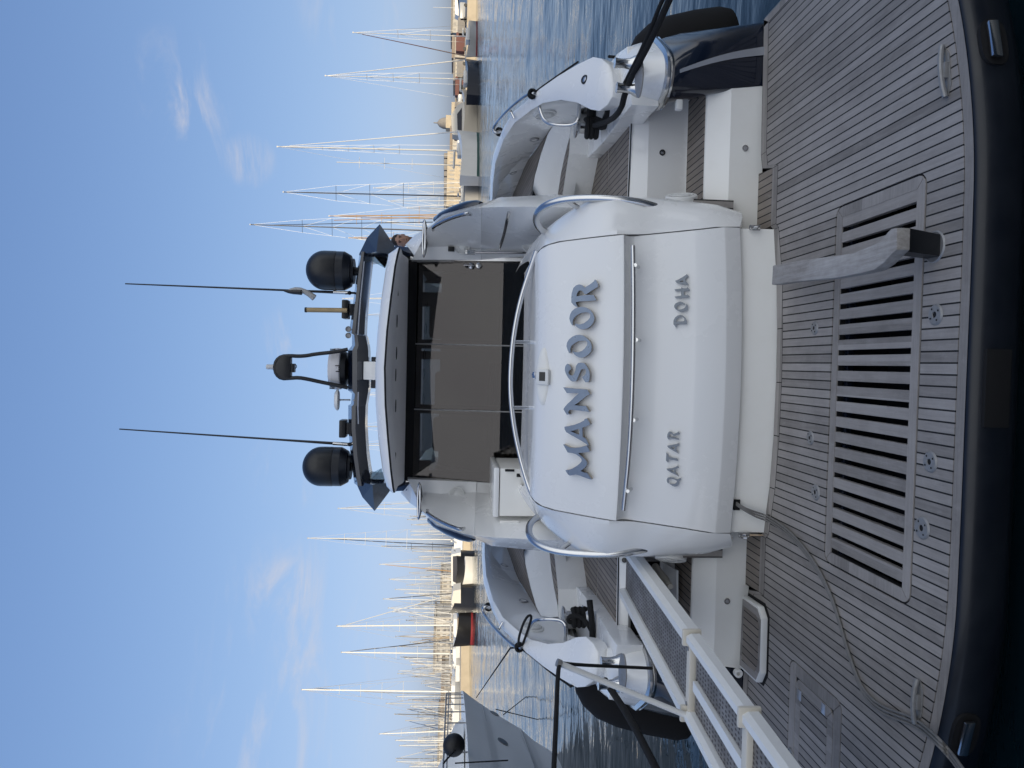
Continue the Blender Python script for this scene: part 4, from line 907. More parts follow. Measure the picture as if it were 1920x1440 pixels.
def whip(base, tip, cloth):
    a, b = at(*base, Y=AY+.05), at(*tip, Y=AY+.15)
    o = MB().tube([a+(b-a)*.06, a+(b-a)*.3, b], (.0155, .0065), 8).build('whip_antenna', 'black_plastic', yacht)
    MB().tube([a, a+(b-a)*.065], .019, 10).build('antenna_ferrule', 'steel', o); m = MB(); m.sphere(a+(b-a)*-.008, .022, 10, 8); m.tube([a+Vector((0, 0, -.1)), a], .012, 8); m.build('antenna_hinge', 'black_plastic', o)
    if cloth:
        m = MB(); p = a+(b-a)*.175
        m.tube([p+(b-a)*.09, p+(b-a)*.05+Vector((.02, -.02, 0)), p+Vector((-.02, -.03, .01)), p+Vector((-.07, -.03, -.06))], (.016, .035), 8, 1); m.build('furled_pennant', 'mast_grey', o)
        m = MB(); m.tube([p+(b-a)*.115, p+(b-a)*.08+Vector((-.02, -.03, 0)), p+(b-a)*.03+Vector((-.02, -.05, 0))], (.012, .028), 8, 1); m.build('pennant_border', 'black_plastic', o)
whip((652, 549), (235, 532), True); whip((652, 833), (224, 804.5), False)
# radar scanner under its hoop
c0, c1 = at(651, 729, Y=AY+.1), at(651, 655, Y=AY+.1); c_ = (c0+c1)/2; zt_ = at(620, 691, Y=AY+.1).z; rr = (c1-c0).length/2*1.06
o = MB().lathe([(rr*.9, .05), (rr*.97, .058), (rr, .09), (rr*.98, .14), (rr*.93, zt_-c_.z-.02), (rr*.86, zt_-c_.z), (0, zt_-c_.z+.012)], c_, seg=40).build('radar_scanner', 'radome', yacht, smooth=30)
MB().lathe([(rr*.9, .049), (rr*.8, .0), (rr*.5, -.02)], c_, seg=30).build('scanner_base', 'black_plastic', o)
m = MB()
def cshape(c, sx, sgn):
    u = sx
    pts = [(-.2, 1), (1, 1), (1, .38), (.62, .38), (.62, .62), (.2, .62), (.2, -.62), (.62, -.62), (.62, -.38), (1, -.38), (1, -1), (-.2, -1)]
    return [c+Vector((sgn*a*u, 0, b*u)) for a, b in pts]
for sg in (1, -1):
    pc = at(632.5, 691-5.3*sg, Y=AY+.1-rr*1.0); cl = cshape(Vector((pc.x, AY+.1-rr*.985, pc.z)), .026, -sg)
    m.prism(cl, (0, .012, 0))
m.build('scanner_emblem', 'black_plastic', o, smooth=0)
m = MB()
for sg in (1, -1):
    for dx in (-.014, 0, .014): a = c_+Vector((sg*rr*.86, -rr*.5, .11)); m.box(a+Vector((dx-.005, -.012, 0)), a+Vector((dx+.005, .012, .05)))
m.build('scanner_vent', 'black_plastic', o, smooth=0)
HY = AY-.12
hp = [(652, 655), (628, 660), (590, 664), (575, 667), (560, 668), (545, 667), (528, 668), (518, 676), (515, 689), (518, 702), (528, 710), (545, 709), (560, 708), (578, 711), (600, 716), (630, 722), (652, 727)]
hoop = MB().tube([at(a, b, Y=HY) for a, b in hp], .020, 12, 1).build('mast_hoop', 'black_plastic', yacht)
pl = [at(a, b, Y=HY-.02) for a, b in ((530, 667), (521, 674), (516, 683), (515, 689), (516, 696), (521, 704), (530, 711), (545, 710), (545, 668))]
MB().prism(pl, (0, .08, 0), .008).build('hoop_housing', 'black_plastic', hoop)
p = at(513, 688, Y=HY+.02); q = at(501, 687, Y=HY+.02); r = .026
MB().lathe([(r*1.1, 0), (r*1.1, .012), (r, .013), (r, q.z-p.z), (r*.8, q.z-p.z+.008)], p, seg=18).build('anchor_light', 'clear', hoop); 
p = at(549, 690, Y=HY+.02); MB().box(p+Vector((-.045, -.03, -.02)), p+Vector((.045, .05, .024)), .008).build('deck_floodlight', 'black_plastic', hoop)
MB().tube([at(553, 682, Y=HY), at(557, 687, Y=HY), at(553, 692, Y=HY)], .004, 6, 1).build('floodlight_cable', 'black_plastic', hoop)
# mushroom aerial, searchlights, stick aerial, twin trumpets
p = at(657, 750, Y=AY); q = at(634, 750, Y=AY); r = 19.5*PXM
o = MB().lathe([(.01, -.012), (r*.8, -.012), (r, .0), (r*.97, .018), (r*.7, .036), (0, .042)], q, (.0, -.08, 1), 32).build('mushroom_aerial', 'white_plastic', yacht, smooth=50); MB().tube([p, q], .010, 10).build('aerial_stem', 'steel', o)
for (ya, yb, va, vb) in ((562, 597, 640, 653), (788, 821, 635, 648)):
    a, b = at(va, yb, Y=AY-.05), at(vb, ya, Y=AY-.05)
    o = MB().box((a.x, AY-.05, b.z), (b.x, AY+.12, a.z), .012).build('searchlight', 'black_plastic', yacht); m = MB(); cx_ = (a.x+b.x)/2
    m.box((cx_-.06, AY-.02, b.z-.055), (cx_+.06, AY+.1, b.z+.005), .008).build('searchlight_base', 'rim_navy', o)
a, b = at(651, 582, Y=AY-.08), at(574, 581, Y=AY-.08); o = MB().tube([a, b], .025, 12).build('stick_aerial', 'brass', yacht); MB().tube([b-(b-a)*.02, b+(b-a)*.03], .027, 12).build('aerial_cap', 'black_plastic', o)
o = None
for q in ((653, 617), (653, 629)):
    p = at(*q, Y=AY-.15); MB().lathe([(.012, .07), (.012, .02), (.024, .004), (.030, 0), (.026, -.004), (.02, .004), (0, .006)], p, (0, 1, 0), 20).build('horn_trumpet', 'steel_dull', yacht)

# ------------------------------------------------------------------ things on and around the yacht
# gangway
gw = empty('gangway', at(1240, 1120, Z=.7), 'white telescopic gangway with perforated treads reaching from the yacht to the quay', 'gangway')
GZ = .74
r0, r1 = at(1199, 1060, Z=GZ), at(1467, 1430, Z=GZ); l0, l1 = at(1196, 1156, Z=GZ), at(1342, 1430, Z=GZ)
r1 = r0+(r1-r0)*1.9; l1 = l0+(l1-l0)*2.5
yend = .55
r1 = r0+(r1-r0)*((yend-r0.y)/(r1.y-r0.y)); l1 = l0+(l1-l0)*((yend-l0.y)/(l1.y-l0.y))
def gpt(side, y):
    a, b = (r0, r1) if side > 0 else (l0, l1); return a+(b-a)*((y-a.y)/(b.y-a.y))
yc1 = at(1298, 1187, Z=GZ).y; yc2 = at(1405, 1330, Z=GZ).y
def beam(side, ya, yb, w, h, dz0=0.):
    a, b = gpt(side, ya), gpt(side, yb); d = (b-a).normalized(); n_ = Vector((d.y, -d.x, 0))
    pr = [(-w, -h), (w, -h), (w, h*.3), (w*.55, h), (-w*.55, h), (-w, h*.3)]
    return MB().grid([[p+n_*u+Vector((0, 0, z+dz0)) for u, z in pr] for p in (a, b)], True, True)
for sd in (1, -1):
    beam(sd, 5.62, yc1, .039, .047).build('side_beam', 'white_plastic', gw, smooth=20)
    beam(sd, yc1-.012, yend, .032, .038).build('side_beam', 'white_plastic', gw, smooth=20)
    for y_ in (yc1+.01, yc2): 
        a = gpt(sd, y_); MB().box(a+Vector((-.048, -.014, -.055)), a+Vector((.048, .014, .055)), .012).build('beam_collar', 'tread_cream', gw)
def sheet(ya, yb, fa, fb, z, th, nm, mt):
    P = [gpt(-1, ya).lerp(gpt(1, ya), fa), gpt(-1, ya).lerp(gpt(1, ya), fb), gpt(-1, yb).lerp(gpt(1, yb), fb), gpt(-1, yb).lerp(gpt(1, yb), fa)]
    return MB().prism([Vector((p.x, p.y, z)) for p in P], (0, 0, -th)).build(nm, mt, gw, smooth=0)
sheet(5.6, yc1+.06, .1, .9, GZ+.0, .012, 'perforated_tread', 'perforated')
sheet(yc1-.05, yend, .1, .36, GZ-.01, .012, 'perforated_tread', 'perforated'); sheet(yc1-.05, yend, .53, .9, GZ-.01, .012, 'perforated_tread', 'perforated')
sheet(yc1-.06, yend, .38, .51, GZ+.008, .03, 'centre_rib', 'white_plastic')
for y_ in (yc1, yc2, 2.6, 1.2):
    a, b = gpt(-1, y_), gpt(1, y_); m = MB(); m.box((a.x, y_-.03, GZ-.02), (b.x, y_+.03, GZ+.02), .008); cb = m.build('cross_bar', 'tread_cream', gw)
    if y_ == yc1:
        for t in (.14, .86): MB().lathe([(.012, 0), (.012, .004), (0, .005)], a.lerp(b, t)+Vector((0, 0, .02)), seg=12).build('bolt', 'steel_dull', cb)
a = gpt(-1, yc1)+Vector((0, -.02, .02)); b = at(1047, 1243, Y=a.y-.02); MB().tube([a, b], .0165, 12).build('stanchion', 'white_plastic', gw); MB().tube([b-(b-a)*.02, b+(b-a)*.012], .022, 10).build('stanchion_cap', 'steel_dull', gw)
# recess in the stairs, hydraulic ram and hatch flap
m = MB(); a = at(1185, 1052, Y=5.455); b = at(1245, 1190, Y=5.455)
m.box((b.x, 5.452, b.z+.05), (a.x, 5.464, a.z-.0)); m.build('recess', 'black_dark', gw, smooth=0)
for x0_, x1_, z0_, z1_ in ((b.x-.02, a.x+.02, a.z, a.z+.018), (b.x-.02, b.x, b.z+.05, a.z), (a.x, a.x+.02, b.z+.05, a.z)): MB().box((x0_, 5.44, z0_), (x1_, 5.463, z1_), .003).build('recess_frame', 'steel_dull', gw)
m = MB(); m.tube([at(1228, 1062, Y=5.42), at(1250, 1090, Y=5.2)], .028, 12); m.tube([at(1246, 1085, Y=5.22), at(1257, 1100, Y=5.1)], .022, 12); m.build('lifting_ram', 'tread_cream', gw)
f = [at(1247, 1056, Y=5.45), at(1272, 1070, Y=5.25), at(1272, 1128, Y=5.25), at(1247, 1130, Y=5.45)]
MB().prism(f, (0, .01, .012)).build('recess_flap', 'gelcoat', gw)
# folding step with teak pad at the port side of the transom
st_ = [at(1392, 1117, Z=.05), at(1421, 1137, Z=.05), at(1428, 1160, Z=.05), at(1425, 1262, Z=.05), at(1418, 1280, Z=.05), at(1386, 1250, Z=.05)]
fs = MB().prism([p+Vector((0, 0, .0)) for p in st_], (0, 0, -.045), .008).build('folding_step', 'white_plastic', yacht)
c_ = sum(st_, Vector())/6
MB().prism([p.lerp(c_, .07)+Vector((0, 0, .004)) for p in st_], (0, 0, -.006)).build('step_pad', 'teak_plain', fs, smooth=0)
MB().prism([p.lerp(c_, .26)+Vector((0, 0, .007)) for p in st_], (0, 0, -.004)).build('step_pad_inlay', 'teak_step', fs, smooth=0)
MB().prism([Vector((p.x, p.y, .004))+(p-c_).normalized()*.022 for p in st_], (0, 0, -.003)).build('step_seal', 'black_dark', fs, smooth=0)
p = at(1382, 1260, Y=4.9); MB().lathe([(.03, 0), (.03, .03), (.015, .032), (.015, .01)], p, (0, -1, 0), 16).build('step_hinge', 'white_plastic', fs)
for s in (1, -1):
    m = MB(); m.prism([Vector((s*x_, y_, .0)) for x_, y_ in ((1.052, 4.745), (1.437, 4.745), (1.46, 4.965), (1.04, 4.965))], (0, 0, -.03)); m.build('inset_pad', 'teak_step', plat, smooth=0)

# wooden chock standing in a deck socket
bp_ = at(1752, 463, Z=0); ck = empty('tender_chock', bp_, 'weathered grey wooden arm on a black post, plugged into the swim platform', 'chock')
out = [(1449, 498), (1503, 488), (1600, 475), (1640, 458), (1654, 449), (1664, 436), (1671, 429), (1682, 427), (1681, 468), (1672, 476), (1655, 494), (1638, 506), (1615, 512), (1565, 521), (1492, 528), (1447, 534)]
MB().prism([at(a, b, Z=.225) for a, b in out], (0, 0, -.06), .004).build('arm', 'old_wood', ck)
a = at(1678, 451, Z=.17)
m = MB(); m.grid([[p+Vector((sx*w, sy*h, 0)) for sx, sy in ((-1, -1), (1, -1), (1, 1), (-1, 1))] for p, w, h in ((bp_, .047, .042), (a, .052, .048))], True, True); m.build('post', 'black_plastic', ck, smooth=0)
MB().lathe([(.055, .002), (.066, .006), (.072, .0)], bp_, seg=28).build('socket_ring', 'steel_dull', ck)

# shore power cables over the deck
cp = [(1380, 944), (1396, 955), (1418, 965), (1440, 972), (1468, 990), (1498, 1018), (1530, 1062), (1556, 1112), (1572, 1160), (1583, 1200), (1597, 1245), (1612, 1285), (1628, 1310), (1652, 1330), (1682, 1342), (1706, 1350), (1730, 1364), (1757, 1388), (1784, 1418), (1806, 1448)]
P = []
for i, q in enumerate(cp):
    if i == 0: P.append(at(*q, Y=4.66))
    elif i == 1: P.append(at(*q, Y=4.62))
    elif i == 2: P.append(at(*q, Y=4.61))
    elif q[0] < 1740: P.append(at(*q, Z=.012))
    else: P.append(at(*q, Y=2.72-(.10 if i > 18 else 0)-.12*max(0, i-18)))
P.append(P[-1]+Vector((-.35, -1.3, .15)))
cab = empty('shore_cable', P[6], 'three-strand grey shore power cable snaking across the teak platform', 'cable')
for k in (-1, 0, 1):
    MB().tube([p+Vector((k*.016, k*.005, 0)) if i > 1 else p+Vector((k*.008, 0, 0)) for i, p in enumerate(P)], .0062, 8, 2).build('cable_strand', 'cable_grey', cab)
m = MB(); p = P[3]; m.box(p+Vector((-.025, -.006, -.008)), p+Vector((.025, .008, .012)), .003); m.build('cable_tie', 'rubber', cab)

# mooring lines
def rope(name, pts, r, label, parent=None, sm=2, m='rope', cat='rope', group=None):
    return MB().tube(pts, r, 8, sm).build(name, m, None, pts[0], label=label, cat=cat, group=group)
a = at(1176, 158, Z=.985); b = at(1255, 0, Y=4.2); e = a+(b-a)*4.2; e.z = .7
lines = 'stern mooring lines of the yacht'
rt_ = empty('mooring_line', a, 'thick black mooring line from the fairlead on the side away from the gangway', 'rope', lines)
bol = at(1097, 240, Z=1.06)
MB().tube([bol+Vector((.03, .05, -.06)), a+Vector((-.15, .22, .0)), a, a+(b-a)*.5+Vector((0, 0, -.012)), b, e], .021, 10, 2).build('strand', 'rope', rt_)
MB().tube([a+Vector((.02, .03, .01)), a+(b-a)*.5+Vector((.012, 0, .012)), b+Vector((.03, 0, .03)), e+Vector((.05, 0, 0))], .014, 8, 1).build('strand', 'rope', rt_)
m = MB()
for z_ in (-.11, -.07, -.035): m.tube([bol+Vector((.07*math.cos(t), .07*math.sin(t), z_+.03*t/6.3)) for t in [2*math.pi*k/16 for k in range(17)]], .022, 8)
m.tube([bol+Vector((.05, -.02, -.08)), bol+Vector((-.02, -.13, -.15)), bol+Vector((.12, -.26, -.18)), bol+Vector((.28, -.3, -.1)), bol+Vector((.36, -.2, -.04))], .046, 8, 2)
m.tube([bol+Vector((.06, .04, -.06)), bol+Vector((.22, .0, -.05)), bol+Vector((.34, -.2, -.08))], .04, 8, 2)
m.build('coil', 'rope', rt_)
a = at(1134, 1275, Z=.99); b = at(1230, 1440, Y=4.2); e = a+(b-a)*3.6; e.z = .6
lt_ = empty('mooring_line', a, 'thick black mooring line from the gangway-side fairlead, passing behind the white stanchion', 'rope', lines)
MB().tube([a, a+(b-a)*.5+Vector((0, 0, -.02)), b, e], .024, 10, 1).build('strand', 'rope', lt_)
bol = mx(bol, -1); m = MB()
for z_ in (-.11, -.07, -.03): m.tube([bol+Vector((.07*math.cos(t), .07*math.sin(t), z_+.03*t/6.3)) for t in [2*math.pi*k/16 for k in range(17)]], .022, 8)
m.tube([bol+Vector((-.02, -.06, -.05)), bol+Vector((-.03, -.04, .05)), bol+Vector((.04, -.05, .03)), bol+Vector((.04, -.12, -.08)), bol+Vector((-.1, -.25, -.16))], .02, 8, 2)
m.tube([bol+Vector((.22, -.22, -.1)), bol+Vector((.05, -.25, -.12)), bol+Vector((-.1, -.24, -.13)), bol+Vector((-.2, -.2, -.12))], .026, 8, 1)
m.tube([bol+Vector((-.08, -.26, -.2)), bol+Vector((-.22, -.28, -.2)), bol+Vector((-.3, -.2, -.15)), bol+Vector((-.25, -.1, -.12))], .036, 8, 2)
m.build('coil', 'rope', lt_)
# lines rigged on the gangway stanchion
sb = b2 = at(1050, 1243, Y=yc1-.03)
rope('tackle_line', [sb, at(1090, 1247, Y=yc1+.05), at(1160, 1250, Y=yc1+.2), at(1222, 1253, Y=yc1+.4)], .010, 'thin black line from the stanchion top down to the port rub rail', sm=1)
rope('tackle_line', [sb, at(1046, 1260, Y=yc1-.1), at(1043, 1340, Y=yc1-.4), at(1038, 1452, Y=yc1-.8)], .012, 'black line from the stanchion top running off towards the neighbouring bow', sm=1)
# fenders hanging along the hull
def fender(s, z0, z1, Yf, X_, label, tie):
    o = empty('fender', (s*X_, Yf, z0), label, 'fender', 'black cloth-covered fenders along the hull')
    H = z1-z0; prof = [(.0, 0), (.17, .0), (.235, .03), (.265, .12), (.275, .35*H), (.268, .6*H), (.235, .78*H), (.16, .91*H), (.07, .985*H), (.03, H)]
    t = Vector((s*.0, .0, 0)); MB().lathe(prof, (s*X_, Yf, z0), (-s*.22, .06, 1), 28).build('fender_body', 'cloth_black', o, smooth=50)
    c = Vector((s*X_, Yf, z0))+Vector((-s*.22, .06, 1)).normalized()*H
    MB().tube([c, c.lerp(tie, .5)+Vector((0, 0, -.01)), tie], .011, 8, 1).build('fender_line', 'rope', o); return o
fender(1, -.22, .70, 6.1, 2.92, 'black cloth-covered fender against the navy quarter on the side away from the gangway', at(1142, 106, X=2.44))
fender(-1, -.03, 1.02, 6.1, 2.93, 'black cloth-covered fender hanging behind the gangway, against the gangway-side quarter', mx(at(1100, 108, X=2.44), -1))
# lashings and lines on the bulwark rails
m = MB(); rope('rail_line', [at(1000, 175, X=2.42), at(1020, 160, X=2.45), at(1060, 132, X=2.46), at(1084, 116, X=2.47)], .008, 'thin black line along the outside of the starboard bulwark', sm=1)
rope('rail_line', [mx(at(1000, 175, X=2.42), -1), mx(at(1025, 158, X=2.46), -1), mx(at(1060, 132, X=2.47), -1), mx(at(1100, 108, X=2.47), -1)], .009, 'thin black line along the outside of the port bulwark', sm=1)
for s, q, lab in ((1, (998, 176), 'black lashing on the bend of the starboard bulwark rail'), (-1, (998, 176), 'black lashing with a hanging loop on the port bulwark rail'), (1, (936, 247), 'black lashing at the far end of the starboard rail'), (-1, (936, 247), 'black lashing at the far end of the port rail')):
    c = mx(at(*q, X=2.39), s); m = MB()
    for k in range(3): m.tube([c+Vector((.03*math.cos(t), (k-1)*.018, .03*math.sin(t))) for t in [2*math.pi*j/12 for j in range(13)]], .012, 6)
    if q[0] == 998 and s < 0: m.tube([c, c+Vector((.12, -.1, .02)), c+Vector((.34, -.2, -.03)), c+Vector((.36, -.2, -.09)), c+Vector((.15, -.1, -.05)), c+Vector((0, 0, -.02))], .011, 8, 2)
    m.build('rail_lashing', 'rope', None, c, label=lab, cat='rope')

# person on the starboard side deck, looking aft past the arch
PYd = 9.6
hc = at(753, 451, Y=PYd); foot = Vector((hc.x-.05, PYd+.1, 1.40))
pr = empty('person', foot, 'dark-haired person in a dark jacket peering out beside the radar arch', 'person')
def skinned(name, chain, edges, m, parent, sub=2, rt=0):
    me = bpy.data.meshes.new(name); o = bpy.data.objects.new(name, me); COL.objects.link(o); b0 = Vector(root_of(parent).location)
    me.from_pydata([Vector(p)-b0 for p, r in chain], edges, []); o.modifiers.new('skin', 'SKIN'); 
    if not me.skin_vertices: pass
    for i, (p, r) in enumerate(chain): me.skin_vertices[0].data[i].radius = (r, r) if isinstance(r, (int, float)) else r
    me.skin_vertices[0].data[rt].use_root = True
    sm = o.modifiers.new('sub', 'SUBSURF'); sm.levels = sm.render_levels = sub; o.modifiers['skin'].use_smooth_shade = True
    o.parent = parent; me.materials.append(MAT[m]); return o
f = foot; h = hc; hip = f+Vector((-.12, .05, .86)); ch = Vector((h.x-.10, h.y+.06, f.z+1.22)); nk = Vector((h.x, h.y+.03, h.z-.155))
try:
    C_ = [(hip, (.12, .10)), (lerp(hip, ch, .5), (.11, .10)), (ch, (.12, .10)), (nk+Vector((0, .02, -.05)), .065), (nk+Vector((0, .0, .05)), .055),
          (ch+Vector((-.17, -.06, .05)), .065), (ch+Vector((-.23, -.09, -.2)), .05), (ch+Vector((-.2, -.26, -.36)), .04), (ch+Vector((.13, .08, .04)), .065), (ch+Vector((.16, .12, -.22)), .05), (ch+Vector((.14, -.02, -.42)), .04),
          (f+Vector((-.09, 0, .78)), .09), (f+Vector((-.1, -.03, .44)), .065), (f+Vector((-.1, .03, .08)), .045), (f+Vector((-.1, -.14, .035)), .04), (f+Vector((.09, 0, .78)), .09), (f+Vector((.1, -.03, .44)), .065), (f+Vector((.1, .03, .08)), .045), (f+Vector((.1, -.14, .035)), .04)]
    E_ = [(0, 1), (1, 2), (2, 3), (3, 4), (2, 5), (5, 6), (6, 7), (2, 8), (8, 9), (9, 10), (0, 11), (11, 12), (12, 13), (13, 14), (0, 15), (15, 16), (16, 17), (17, 18)]
    skinned('jacket_and_trousers', C_, E_, 'jacket', pr)
except Exception as ex: print('skin', ex)
hd2 = MB(); R_ = 12
rws = []
for z_, rx_, ry_, yo in ((-.155, .052, .055, .03), (-.12, .055, .06, .02), (-.105, .05, .072, -.008), (-.08, .062, .086, -.008), (-.04, .071, .094, 0), (0, .075, .097, 0), (.04, .077, .098, .004), (.075, .07, .09, .008), (.10, .05, .065, .012), (.118, .02, .03, .014)):
    rws.append([h+Vector((rx_*math.cos(t), yo+ry_*math.sin(t), z_)) for t in [2*math.pi*k/20 for k in range(20)]])
hd2.grid(rws, True, True)
hd2.grid([[h+Vector((x_, -.094+y_, z_)) for x_, y_ in ((-.014, .01), (0, -.022*q_), (.014, .01))] for z_, q_ in ((.012, .2), (-.02, .75), (-.04, 1), (-.048, .3))])
for sx in (1, -1): hd2.sphere(h+Vector((sx*.077, .012, -.012)), (.012, .022, .032), 10, 8)
hb = hd2.build('head', 'skin', pr, smooth=60)
m = MB()
for sx in (1, -1): m.sphere(h+Vector((sx*.03, -.086, .004)), (.013, .009, .007), 10, 6)
m.build('eyes', 'hair', hb); m = MB(); m.tube([h+Vector((-.024, -.083, -.07)), h+Vector((0, -.092, -.072)), h+Vector((.024, -.083, -.07))], .005, 6); 
for sx in (1, -1): m.tube([h+Vector((sx*.014, -.093, .022)), h+Vector((sx*.03, -.092, .027)), h+Vector((sx*.046, -.082, .021))], .005, 6)
m.build('brows_and_mouth', 'hair', hb)
rws = []
for z_, rx_, ry_, yo in ((-.03, .080, .06, .05), (.03, .084, .085, .026), (.06, .083, .098, .012), (.095, .07, .086, .012), (.122, .045, .055, .014), (.135, .01, .012, .014)):
    rws.append([h+Vector((rx_*math.cos(t), yo+ry_*math.sin(t), z_)) for t in [2*math.pi*k/20 for k in range(20)]])
MB().grid(rws, True, True).build('hair', 'hair', pr, smooth=60)

# ------------------------------------------------------------------ neighbouring yacht's bow
nb_b = at(868, 1295, Y=20); XC = nb_b.x
nb = empty('neighbouring_yacht', (XC, 12, WZ), 'big pale grey bow with two oval portholes, over the water on the gangway side', 'yacht')
stem = [(868, 1295), (890, 1312), (915, 1329), (940, 1345), (975, 1366), (1000, 1388), (1040, 1420)]
SP = [at(a, b, X=XC) for a, b in stem]; SP[-1].z = -.55
HBm = [2.75, 2.62, 2.5, 2.42, 2.25, 2.15, 2.0]; Zm = [1.72, 1.35, 1.0, .62, .2, -.15, -.55]
def nbp(ti, f, s=1):
    i = min(int(ti), 5); t = ti-i
    sp = SP[i].lerp(SP[i+1], t); hb = lerp(HBm[i], HBm[i+1], t); zm = lerp(Zm[i], Zm[i+1], t)
    return Vector((XC+s*hb*(1-(1-f)**(2.1-.10*ti)), lerp(sp.y, 4, f), lerp(sp.z, zm, f)))
F_ = [0, .02, .05, .1, .16, .24, .34, .48, .65, .85, 1]
m = MB(); T_ = [k*.25 for k in range(25)]
def nbk(ti, f, s):                           # knuckles: the flare steps in below each one
    p = nbp(ti, f, s); st_ = (.0 if ti <= 1.5 else -.03 if ti <= 4 else -.07)*min(1, f*6); p.x += s*st_; return p
m.grid([[nbk(t, f, -1) for f in F_[::-1]]+[nbk(t, f, 1) for f in F_[1:]] for t in T_])
nbh = m.build('bow_hull', 'neighbour', nb, smooth=20)
m = MB(); e0 = [nbp(0, f, -1) for f in F_[::-1]]+[nbp(0, f, 1) for f in F_[1:]]
m.grid([e0, [Vector((lerp(p.x, XC, .97), p.y, p.z+.06)) for p in e0]]); m.build('deck', 'gelcoat_cream', nb)
for ti, r_ in ((1.55, .012), (4.05, .014)):
    MB().tube([nbk(ti, f, 1)+Vector((.006, 0, 0)) for f in F_], r_, 6).build('knuckle_line', 'grey_plastic', nbh)
def on_screen(P_):
    d = P_-CAM; return 960-FPX*(d@UP)/(d@fwd), 1440-720-FPX*(d@RIGHT)/(d@fwd)
def nb_dist(tf, q): a_, b_ = on_screen(nbk(tf[0], tf[1], 1)); return abs(a_-q[0])+abs(b_-q[1])
for q in ((927, 1332), (943, 1391)):
    ti, f = min(((t*.05, f_*.005) for t in range(20, 90) for f_ in range(2, 120)), key=lambda tf: nb_dist(tf, q))
    c = nbk(ti, f, 1); t1 = (nbk(ti, f+.01, 1)-nbk(ti, f-.005, 1)).normalized(); t2 = (nbk(ti+.1, f, 1)-nbk(ti-.1, f, 1)).normalized(); n_ = t1.cross(t2).normalized()
    if n_.x < 0: n_ = -n_
    t2 = n_.cross(t1).normalized()
    for nm, ra, rb, d0, mt in (('porthole', .24, .125, .012, 'steel_dull'), ('porthole_glass', .19, .09, .016, 'window_dark')):
        MB().prism([c+t1*(ra*math.cos(k))+t2*(rb*math.sin(k))+n_*d0 for k in [2*math.pi*j/28 for j in range(28)]], -n_*.05).build(nm, mt, nbh, smooth=0)
# rail with stanchions
rl = [(f, nbp(0, f, 1)+Vector((-.06, 0, .0))) for f in (.003, .03, .075, .14, .2, .27, .4, .6)]
m = MB(); hgt = .46
m.tube([rl[0][1]]+[p+Vector((0, 0, hgt)) for f, p in rl], .018, 8); m.tube([p+Vector((0, 0, hgt*.86)) for f, p in rl], .012, 8)
rb = m.build('bow_rail', 'steel_dull', nb)
for f, p in rl: MB().tube([p+Vector((0, 0, -.03)), p+Vector((0, 0, hgt))], .016, 8).build('rail_stanchion', 'steel_dull', rb)
dk = [at(869, 1344, X=XC+1.0), at(851, 1358, X=XC+1.0), at(840, 1387, X=XC+1.0), at(829, 1421, X=XC+1.0), at(812, 1450, X=XC+1.0), at(790, 1500, X=XC+1.0), at(872, 1500, X=XC+1.0)]
MB().prism(dk, (-2.0, 0, 0), .04).build('deckhouse', 'neighbour', nb)
c = at(851, 1397, X=XC+2.05); fb = empty('ball_fender', c+Vector((0, 0, -.25)), 'round dark ball fender hung on the neighbouring bow rail', 'fender'); MB().sphere(c, .205, 24, 16).build('ball', 'rubber', fb); MB().tube([c+Vector((0, -.05, -.1)), c+Vector((.02, -.5, .12)), c+Vector((.05, -.7, .18))], .016, 8, 1).build('ball_line', 'rope', fb)
a = at(853, 1431, X=XC+2.45); rope('fender_rope', [a, a+Vector((.03, 0, -.9))], .012, 'short rope hanging down the neighbouring bow beside the ball fender', sm=0)
a = at(893, 1308, X=XC+.25); b = at(957, 1215, Y=8.0); rope('bow_line', [a, b, mx(at(998, 176, X=2.39), -1)], .010, 'thin dark line from the port bulwark rail to the neighbouring bow', sm=0)
for q, lab in ((((944, 1340), (987, 1306), (990, 1313)), 'dark line from the neighbouring hull bending into the water, upper'), (((930, 1330), (1008, 1349), (1016, 1346)), 'thin line from the neighbouring porthole down to the water')):
    rope('anchor_line', [at(*q[0], X=XC+.5), at(*q[1], Z=WZ+.02), at(*q[2], Z=WZ-.05)], .012, lab, sm=0)

